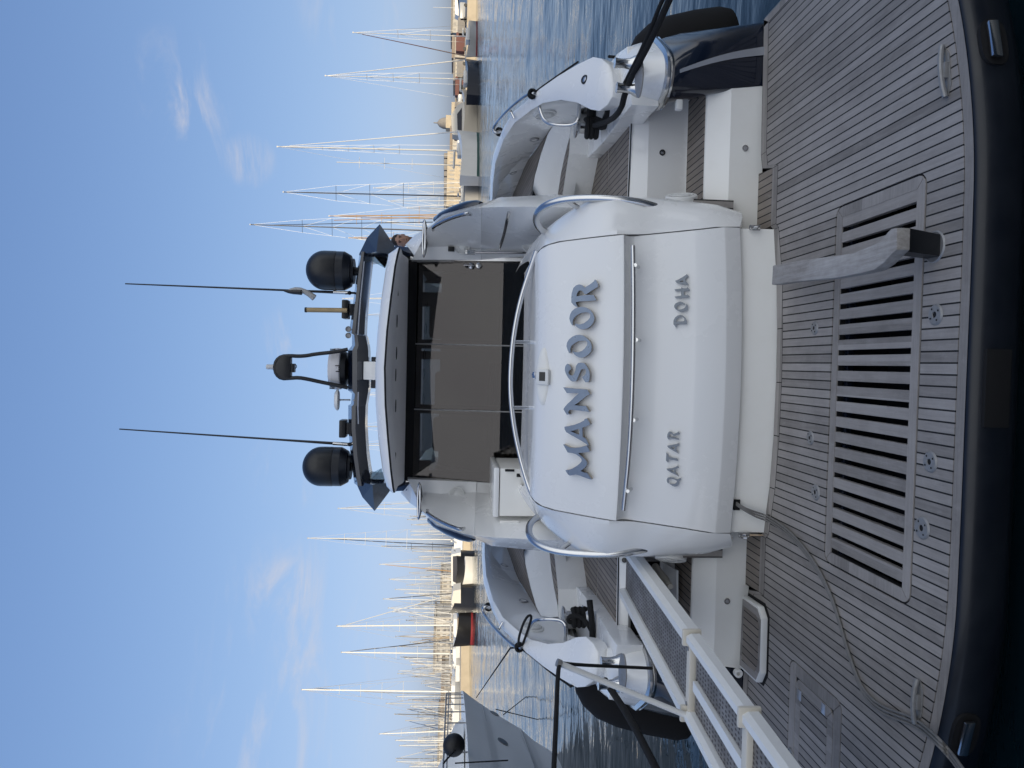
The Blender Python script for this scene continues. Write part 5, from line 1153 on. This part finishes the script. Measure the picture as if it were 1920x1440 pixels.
# ------------------------------------------------------------------ far side of the harbour
# tall block on the quay behind the photographer, whose shadow lies over the yacht
bl = MB(); bl.box((-26, -66, .4), (62, -58, 17.2)); bl.box((75.02, -66, .4), (150, -58, 33))
bo = bl.build('harbour_building', 'plaster', None, (0, -58, .4), smooth=0, label='long plain stone building on the quay behind the stern', cat='building')
def hull_boat(name, A, B, h, beam, m, parent, bow=1, boot=None, sheer=.25):
    """lofted hull between two points of the waterline, bow at B (or at A)"""
    A, B = Vector(A), Vector(B)
    if bow < 0: A, B = B, A
    L_ = (B-A).length; d = (B-A).normalized(); n_ = Vector((-d.y, d.x, 0)); ht = abs(h)
    rows = []; brow = []
    for t, w, zz_ in ((0, .62, 1.02), (.08, .74, 1.0), (.3, .96, .94), (.55, 1.0, .95), (.78, .78, 1.03), (.92, .42, 1.14), (1.0, .03, 1.25)):
        hb = beam/2*w; ov = .035*L_ if t == 1.0 else 0
        c = A+d*(L_*t); z1 = WZ+ht*(zz_ if sheer else 1)
        rows.append([c-n_*hb*.55+Vector((0, 0, -.5)), c-n_*hb*.88, c-n_*hb+d*ov+Vector((0, 0, z1-c.z)), c+d*ov+Vector((0, 0, z1-c.z+.05)), c+n_*hb+d*ov+Vector((0, 0, z1-c.z)), c+n_*hb*.88, c+n_*hb*.55+Vector((0, 0, -.5))])
    o = MB().grid(rows, False, True).build(name, m, parent, smooth=30)
    if boot:
        q = MB()
        for j in (1, 5):
            k = 2 if j == 1 else 4
            q.grid([[r[j]+(r[j]-r[3]).normalized()*.02*Vector((1, 1, 0)).length, r[j].lerp(r[k], .10)+n_*(.05 if j == 5 else -.05)] for r in rows])
        q.build('boot_stripe', boot, o)
    return o, d, n_
def sailboat(base, top, Yd, label, group, mastm='mast_white', hullm='hull_white', hl=None, head=None, furl=None, mizzen=None, sp=2, cover='cover_white', boot=None, wl=None, r=.11, bow=1, side=None):
    """base, top: the foot and the masthead as measured; Yd: distance over the water"""
    p = at(*base, Y=Yd); t = at(*top, Y=Yd); H = t.z-WZ
    Lh = hl or max(7, H*.72); ang = head if head is not None else random.choice((R(90), R(-90)))+random.uniform(-.25, .25)
    d = Vector((math.cos(ang), math.sin(ang), 0))
    if wl: A, B = at(wl[0], wl[1], Z=WZ), at(wl[0], wl[2], Z=WZ); Bv = (B-A); Lh = Bv.length; d = Bv.normalized()*(1 if bow > 0 else -1); fbh = wl[3]
    else: A = Vector((p.x, Yd, WZ))-d*Lh*.55; B = A+d*Lh; fbh = .95+Lh*.035
    o = empty('sailing_boat', (p.x, Yd, WZ), label, 'sailing boat', group)
    hb, dd, nn = hull_boat('hull', A, B, fbh, Lh*.29, hullm, o, bow if wl else 1, boot)
    dz_ = WZ+fbh
    f = Vector((p.x, Yd, dz_))
    MB().box((f.x-Lh*.10, f.y-Lh*.10, dz_-.1), (f.x+Lh*.10, f.y+Lh*.10, dz_+.55), .15).build('cabin', 'hull_white', o)
    ms = MB().tube([f, t], (r*.78, r*.5), 8).build('mast', mastm, o)
    m = MB(); m.box(t+Vector((-.12, -.05, -.02)), t+Vector((.12, .05, .18))); m.build('masthead', 'mast_grey', ms)
    m = MB(); wr = MB(); av = t-f
    bowp = Vector((*(B if (bow > 0 or not wl) else A)[:2], dz_+.2)) if wl else Vector((*B[:2], dz_+.3)); stp = Vector((*(A if (bow > 0 or not wl) else B)[:2], dz_+.2)) if wl else Vector((*A[:2], dz_+.2))
    for k in range(sp):
        q = f+av*(.34+.56*k/max(1, sp)); w = Lh*.085*(1-.18*k)
        # seen from the quay the spreaders stand across the hull
        u = nn if abs(nn.x) > .35 else (nn*.8+Vector((.6, 0, 0))).normalized()
        m.tube([q-u*w, q+u*w], .035, 6)
        for sgn in (1, -1):
            nxt = f+av*(.34+.56*(k+1)/max(1, sp)) if k < sp-1 else t
            wr.tube([q+u*w*sgn, nxt], .021, 4, cap=False)
            if k == 0: wr.tube([f+u*w*1.15*sgn, q+u*w*sgn], .021, 4, cap=False)
            else: wr.tube([f+av*(.34+.56*(k-1)/sp)+u*Lh*.085*(1-.18*(k-1))*sgn, q+u*w*sgn], .021, 4, cap=False)
    m.build('spreaders', mastm, ms)
    wr.tube([t, stp], .021, 4, cap=False); wr.tube([t, bowp], .021, 4, cap=False); wr.build('rigging', 'wire', o)
    if furl: fx = Vector((side if side is not None else 0, 0, 0)); MB().tube([bowp+fx+Vector((0, 0, .4)), (bowp+fx).lerp(t, .5), bowp.lerp(t, .93)], (.095, .05), 8).build('furled_headsail', furl, o)
    bm_ = f+Vector((0, 0, 1.0)); MB().tube([bm_, bm_+(stp-bm_)*Vector((1, 1, 0)).length*.0+(Vector((stp.x, stp.y, bm_.z))-bm_)*.62], .17, 8).build('boom', cover, o)
    if mizzen:
        pm, tm_ = at(*mizzen[0], Y=Yd), at(*mizzen[1], Y=Yd); q = MB().tube([Vector((pm.x, Yd, dz_)), tm_], (.09, .06), 8).build('mizzen_mast', mastm, o); m = MB()
        for k in (.4, .62, .82): c = pm.lerp(tm_, k); m.tube([c+Vector((-.9, 0, 0)), c+Vector((.9, 0, 0))], .03, 6)
        m.build('spreaders', mastm, q)
    return o
GR, GL = 'sailing boats moored on the fortress side', 'sailing boats moored on the gangway side'
sailboat((872, 68), (663, 61), 122, 'grey sloop with a dark red furled headsail and red waterline, farthest from the yacht', GR, wl=(894, 48, 106, 1.5), bow=1, boot='boot_red', hullm='hull_grey', furl='cover_red')
sailboat((868, 148), (611, 142), 121, 'navy hulled sloop with one tall white mast', GR, wl=(896, 114, 188, 1.75), bow=-1, hullm='hull_navy', sp=3, furl='mast_white')
sailboat((868, 283), (521, 275), 118, 'large white ketch with green waterline and the tallest white mast on the fortress side', GR, wl=(897, 249, 340, 2.5), bow=-1, boot='boot_green', sp=4, furl='mast_white', mizzen=((866, 310), (631, 304)), r=.17)
sailboat((866, 368), (532, 360), 131, 'sloop with a single black mast standing over the stone pier', GR, mastm='mast_black', hullm='hull_navy', sp=3, r=.16, head=R(80))
sailboat((860, 434), (470, 421), 134, 'sloop with the tallest black mast, close beside the arch', GR, mastm='mast_black', hullm='hull_navy', sp=4, r=.18, furl='mast_black', head=R(80), side=2.)
sailboat((862, 402), (618, 405), 128, 'classic yawl with varnished yellow masts behind the side window', GR, mastm='mast_wood', sp=1, r=.16, mizzen=((860, 404), (626, 413)), furl='mast_wood', head=R(85))
sailboat((862, 447), (655, 446), 140, 'ketch with brown wooden mast just behind the person', GR, mastm='mast_wood', sp=2, r=.2, head=R(95), furl='mast_white')
# motor boats and ships with seen hulls
def ship(name, label, cat, wl, h, hm, bow, house=(), boot=None, beam=None, group=None, mast=None):
    A, B = at(wl[0], wl[1], Z=WZ), at(wl[0], wl[2], Z=WZ); o = empty(name, (A+B)/2, label, cat, group)
    hb, d, n_ = hull_boat('hull', A, B, h, beam or (B-A).length*.25, hm, o, bow, boot)
    Yc = (A.y+B.y)/2
    for (nm, pts, mt) in house:
        pl = [at(a, b, Y=Yc-.6) for a, b in pts]; MB().prism(pl, (0, 2.6 if mt != 'window_dark' else 2.7, 0)).build(nm, mt, o, smooth=0) if mt != 'window_dark' else MB().prism([p+Vector((0, -.05, 0)) for p in pl], (0, .06, 0)).build(nm, mt, o, smooth=0)
    if mast: MB().tube([at(*mast[0], Y=Yc), at(*mast[1], Y=Yc)], (.09, .05), 8).build('mast', 'mast_white', o)
    return o
ship('motor_boat', 'dark blue motor boat with a blue canvas cover, last of the fortress-side boats', 'boat', (888, -40, 46), 1.7, 'hull_navy', 1, (('canvas_cover', ((875, 44), (862, 38), (858, 0), (858, -40), (876, -40)), 'cover_blue'), ('wheelhouse', ((860, 30), (853, 26), (853, -20), (860, -24)), 'hull_white')), mast=((866, 15), (812, 14)))
ship('motor_yacht', 'beige motor cruiser with a long pale deckhouse, bow beside the navy sloop', 'motor boat', (894, 172, 257), 2.1, 'hull_beige', -1, (('deckhouse', ((871, 255), (848, 252), (846, 215), (858, 197), (871, 190)), 'cover_white'), ('windows', ((866, 250), (858, 250), (857, 214), (866, 202)), 'window_dark')))
ship('classic_yacht', 'black hulled classic motor yacht with white deckhouse and round portholes', 'yacht', (885, 1033, 1106), 2.0, 'hull_black', -1, (('deckhouse', ((864, 1036), (846, 1040), (846, 1098), (862, 1104)), 'hull_white'), ('windows', ((858, 1042), (849, 1043), (849, 1090), (858, 1094)), 'window_dark')), beam=4.2)
ship('ship_tender', 'white launch lying against the black classic yacht', 'boat', (886, 1048, 1094), .95, 'hull_white', 1, beam=2.2)
ship('motor_boat', 'navy hulled cutter with a stowed white sail cover, between two dark hulls', 'boat', (886, 1103, 1148), 2.2, 'hull_navy', 1, (('sail_cover', ((864, 1105), (850, 1108), (846, 1130), (856, 1146), (864, 1146)), 'cover_white'),))
ship('barge', 'long black hulled boat with a bright red waterline', 'boat', (885, 1150, 1210), 1.75, 'hull_black', 1, (('deck_gear', ((866, 1156), (858, 1160), (858, 1178), (862, 1198), (866, 1200)), 'deck_tan'),), boot='boot_red', beam=4)
# quays on the far side
a, b = at(880, 1204, Z=WZ), at(880, 1600, Z=WZ); zq = at(863.5, 1290, Y=at(880, 1290, Z=WZ).y).z
d = (b-a).normalized()
MB().prism([Vector((p.x, p.y, zq)) for p in (a, b, b+Vector((0, 14, 0)), a+Vector((0, 14, 0)))], (0, 0, WZ-1-zq)).build('quay', 'stone', kind='structure', smooth=0)
a2 = at(884, 900, Z=WZ)
MB().prism([Vector((p.x, p.y, zq-.15)) for p in (a2+Vector((0, 5, 0)), a+Vector((0, 5, 0)), a+Vector((0, 13, 0)), a2+Vector((0, 13, 0)))], (0, 0, WZ-1-zq)).build('quay', 'stone', kind='structure', smooth=0)
a, b = at(896, 340, Z=WZ), at(896, 460, Z=WZ); zp = at(871.5, 356, Y=a.y).z
MB().prism([Vector((p.x, p.y, zp)) for p in (a, b, b+Vector((0, 26, 0)), a+Vector((0, 26, 0)))], (0, 0, WZ-1-zp)).build('quay', 'concrete', kind='structure', smooth=0)
a, b = at(884, -60, Z=WZ), at(884, 345, Z=WZ)
for p in (a, b): p.y = 150
zq2 = 1.25
MB().prism([Vector((a.x, 150, zq2)), Vector((b.x, 150, zq2)), Vector((b.x, 240, zq2)), Vector((a.x*1.6, 240, zq2))], (0, 0, WZ-1-zq2)).build('quay', 'stone', kind='structure', smooth=0)
def bollard(Yd, q, label):
    p = at(*q, Y=Yd); MB().lathe([(.3, 0), (.22, .1), (.2, .5), (.34, .6), (.34, .75), (.1, .8)], p, seg=14).build('bollard', 'mast_black', None, p, label=label, cat='bollard')
# buildings
def building(name, label, Yd, v0, v1, ya, yb, m, nx=0, nz=0, roof=None, arch=False, depth=12, wf=.45, hf=.55):
    a, b = at(v1, yb, Y=Yd), at(v1, ya, Y=Yd); zt_ = at(v0, (ya+yb)/2, Y=Yd).z; zb_ = min(a.z, b.z)
    o = empty(name, ((a.x+b.x)/2, Yd, zb_), label, 'building')
    MB().box((a.x, Yd, zb_-3), (b.x, Yd+depth, zt_)).build('wall', m, o, smooth=0)
    if roof: MB().box((a.x-.4, Yd-.4, zt_), (b.x+.4, Yd+depth+.4, zt_+(.5 if roof != 'roof_tile' else .8))).build('roof', roof, o, smooth=0)
    W = (b.x-a.x)/max(1, nx); Hh = (zt_-zb_)/max(1, nz)
    for i in range(nx):
        for j in range(nz):
            cx_ = a.x+W*(i+.5); z0_ = zb_+Hh*(j+.5-hf/2)
            m2 = MB()
            if arch: m2.prism([Vector((cx_+W*wf*.5*math.cos(t), Yd-.02, z0_+Hh*hf*.5+Hh*hf*.5*math.sin(t))) for t in [math.pi*k/8 for k in range(9)]]+[Vector((cx_-W*wf*.5, Yd-.02, z0_)), Vector((cx_+W*wf*.5, Yd-.02, z0_))], (0, .05, 0))
            else: m2.box((cx_-W*wf*.5, Yd-.02, z0_), (cx_+W*wf*.5, Yd+.05, z0_+Hh*hf))
            m2.build('window', 'window_far', o, smooth=0)
    return o
fo = building('fortress', 'long sunlit stone fortress wall with rows of arched openings beyond the stone pier', 172, 838, 872, 285, 388, 'stone', 13, 2, None, True)
a, b = at(838, 388, Y=172), at(838, 285, Y=172)
m = MB()
for k in range(9): c = a.lerp(b, (k+.5)/9); m.box((c.x-.45*(b.x-a.x)/9, 172.2, c.z-.2), (c.x+.45*(b.x-a.x)/9, 176, c.z+.75), .3)
m.build('parapet', 'stone_dark', fo)
building('warehouse', 'low cream warehouse on the far quay behind the blue motor boat', 255, 849, 866, -70, 62, 'plaster', 12, 2, 'stone_dark')
building('house', 'small tiled house on the far quay beside the grey sloop mast', 230, 852, 866, 70, 108, 'plaster_pink', 5, 2, 'roof_tile')
building('house', 'dark roofed quay house behind the navy sloop', 225, 853, 866, 112, 150, 'plaster', 5, 2, 'stone_dark')
building('terminal', 'long low dark glazed terminal on the far quay behind the beige cruiser', 235, 856, 867, 150, 200, 'stone_dark', 8, 1, 'stone_dark')
building('house', 'pale tiled stone house between the church tower and the fortress', 240, 848, 866, 240, 286, 'plaster', 6, 2, 'roof_tile')
t0 = at(846, 228, Y=300); ch_ = empty('church', (t0.x, 300, 2), 'small domed church tower above the beige cruiser', 'church')
m = MB(); m.box((t0.x-8, 300, 0), (t0.x+8, 310, t0.z)); m.build('nave', 'stone', ch_, smooth=0)
t1 = at(836, 228, Y=300); MB().box((t0.x-2.6, 300, t0.z), (t0.x+2.6, 305, t1.z)).build('tower', 'stone', ch_, smooth=0); MB().lathe([(2.3, 0), (2.2, 1.2), (1.6, 2.6), (.6, 3.4), (.25, 3.6), (.2, 5), (0, 5.2)], (t0.x, 302.5, t1.z), seg=16).build('dome', 'stone_dark', ch_)
building('apartment_block', 'broad cream building low behind the classic yacht masts', 215, 828, 850, 1078, 1180, 'plaster', 12, 2, 'stone_dark')
building('apartment_block', 'cream flat-roofed building behind the masts above the barge', 200, 816, 848, 1158, 1262, 'plaster', 11, 3, 'stone_dark')
building('apartment_block', 'low tiled building half hidden behind the stone quay', 190, 832, 850, 1262, 1340, 'plaster_pink', 8, 2, 'roof_tile')
building('apartment_block', 'long pale building behind the leaning cream mast', 240, 822, 846, 1345, 1560, 'plaster', 22, 3, 'stone_dark')
# the tall boats to the left, each as seen
def SL(top, ybase, label, Yd=142, **k): return sailboat((862, ybase), top, Yd, label, GL, **k)
SL((635, 953), 955, 'sloop with a pale brown mast close beside the gangway-side arch wing', sp=2, furl='mast_white')
SL((578, 1009), 1012, 'sloop with the tall white mast over the port side window', sp=4, r=.15, furl='mast_black', side=-1.5, Yd=135)
SL((717, 1024), 1026, 'sloop with a short black mast beside the tall white one', mastm='mast_black', sp=2)
SL((713, 1058), 1055, 'sloop with pale mast over the classic yacht stern', sp=2, furl='mast_wood')
SL((769, 1074), 1076, 'small sloop with a dark mast over the classic yacht', mastm='mast_grey', sp=1)
SL((731, 1086), 1088, 'sloop with a thin pale mast over the classic yacht bow', sp=2)
SL((742, 1105), 1108, 'slim masted sloop over the navy cutter stern', sp=2)
SL((720, 1123), 1126, 'sloop with a slim mast and dark furled headsail over the navy cutter', sp=2, furl='mast_black')
SL((729, 1140), 1142, 'sloop with a cream mast over the navy cutter bow', sp=2, furl='cover_white')
SL((737, 1147), 1150, 'sloop with a thin cream mast between the cutter and the barge', sp=1)
SL((633, 1174), 1172, 'tall sloop with a thick cream mast and furled headsail over the barge', Yd=128, sp=4, r=.2, furl='mast_white', side=2.5)
SL((641, 1223), 1226, 'tall sloop with a thick white mast at the end of the stone quay', Yd=128, sp=3, r=.18, furl='mast_black')
SL((752, 1232), 1236, 'sloop with a black mast behind the quay end', mastm='mast_black', sp=1)
SL((772, 1246), 1247, 'small cream masted sloop behind the quay wall, beside the black mast', sp=2)
SL((747, 1263), 1260, 'sloop with a dark grey mast behind the quay wall', mastm='mast_grey', sp=2, cover='cover_tan')
SL((567, 1293), 1297, 'sloop with the tallest cream mast, straight over the neighbouring bow', Yd=126, sp=4, r=.2, furl='mast_grey', side=-4.5)
SL((725, 1319), 1320, 'sloop with a thick grey furled mast over the bow rail', mastm='mast_grey', sp=2, r=.16)
SL((741, 1339), 1341, 'sloop with a dark bare mast over the bow rail', mastm='mast_black', sp=2, r=.15)
SL((712, 1376), 1370, 'sloop with a leaning cream mast above the ball fender', sp=3, r=.16)
SL((743, 1388), 1388, 'sloop with a straight white mast next beyond the leaning cream one', sp=2, r=.15)
SL((745, 1428), 1430, 'sloop with a pale mast over the deckhouse of the neighbouring yacht', sp=2)
# the crowd behind them
random.seed(11)
crowd = 'sailing boats crowded behind the gangway-side quay'
LM = ((940, 'arch wing'), (1009, 'side-window mast'), (1058, 'classic-yacht mast'), (1123, 'cutter mast'), (1173, 'barge mast'), (1224, 'quay-end mast'), (1295, 'tallest mast'), (1374, 'leaning mast'), (1445, 'picture edge'))
ORD = ('first', 'second', 'third', 'fourth', 'fifth', 'sixth', 'seventh', 'eighth', 'ninth', 'tenth', 'eleventh', 'twelfth', 'thirteenth'); seen = {}
ys = [962, 974, 984, 996, 1034, 1044, 1064, 1082, 1097, 1116, 1133, 1156, 1163, 1184, 1193, 1204, 1212, 1240, 1253, 1269, 1277, 1286, 1306, 1312, 1330, 1351, 1359, 1366, 1384, 1398, 1406, 1414, 1422, 1437]
ys = sorted(ys+[968, 1003, 1028, 1049, 1070, 1112, 1128, 1138, 1168, 1199, 1218, 1235, 1248, 1258, 1264, 1281, 1324, 1336, 1346, 1371, 1391, 1431])
for i, y in enumerate(ys):
    tv = random.uniform(742, 800) if i % 3 else random.uniform(765, 805)
    mt_ = random.choice(('mast_white', 'mast_white', 'mast_white', 'mast_grey', 'mast_black')); k = max(q for q in range(len(LM)-1) if LM[q][0] <= y); seen[k] = seen.get(k, -1)+1
    sailboat((860, y+random.uniform(-2, 2)), (tv, y), random.uniform(146, 172), f"distant boat, {ORD[seen[k]]} slim {dict(mast_white='pale', mast_grey='grey', mast_black='dark')[mt_]} mast from the {LM[k][1]} towards the {LM[k+1][1]}", crowd,
             mastm=mt_, sp=random.choice((1, 1, 2)), furl=random.choice((None, 'mast_white', 'cover_white', 'cover_tan', 'cover_blue')), cover=random.choice(('cover_tan', 'cover_tan', 'cover_white', 'cover_blue')), r=.12)
BH = ('just off the single black mast towards the ketch', 'just inside the single black mast', 'between the single black mast and the yellow masts', 'between the yellow masts and the tallest black mast', 'under the arch by the dome nearest the person', 'under the arch below the stick aerial', 'under the arch below the twin trumpets', 'under the arch beside the central white post', 'under the arch below the mushroom aerial', 'under the arch below the searchlight near the gangway', 'under the arch beside the gangway-side satellite dome')
for i, y in enumerate((352, 376, 390, 416, 480, 560, 590, 700, 740, 800, 835)):
    tv = random.uniform(700, 780) if y < 450 else random.uniform(640, 690)
    sailboat((862, y), (tv, y+random.uniform(-1, 1)), random.uniform(150, 172), f'distant sailing boat with a slim mast {BH[i]}', 'sailing boats far behind the yacht', mastm=random.choice(('mast_white', 'mast_grey')), sp=2, furl=random.choice((None, 'mast_white')), r=.12)
# clutter on the far quays: parked vans and stacked gear
random.seed(5)
VB = ('nearest the blue motor boat', 'beyond the blue motor boat, second along', 'behind the bow of the grey sloop', 'behind the stern of the grey sloop', 'behind the navy sloop', 'between the navy sloop and beige cruiser', 'behind the bow of the beige cruiser', 'behind the stern of the beige cruiser', 'behind the bow of the white ketch', 'behind the stern of the white ketch')
for i in range(10):
    y = 20+i*27+random.uniform(-7, 7); p = at(866, y, Y=153); p.z = zq2
    if 100 < y < 110: continue
    o = empty('parked_van', p, 'small van parked on the far quay, a speck '+VB[i], 'van', 'vans parked on the far fortress-side quay')
    MB().box(p+Vector((-2.0, 0, .35)), p+Vector((2.0, 1.9, 1.6+.3*(i % 3))), .25).build('body', ('hull_grey', 'stone_dark', 'cover_red')[i % 3], o)
    m = MB()
    for sx in (-1.4, 1.4): m.lathe([(.36, 0), (.36, .25), (0, .26)], p+Vector((sx, -.02, .36)), (0, 1, 0), 14)
    m.build('wheels', 'rubber', o)
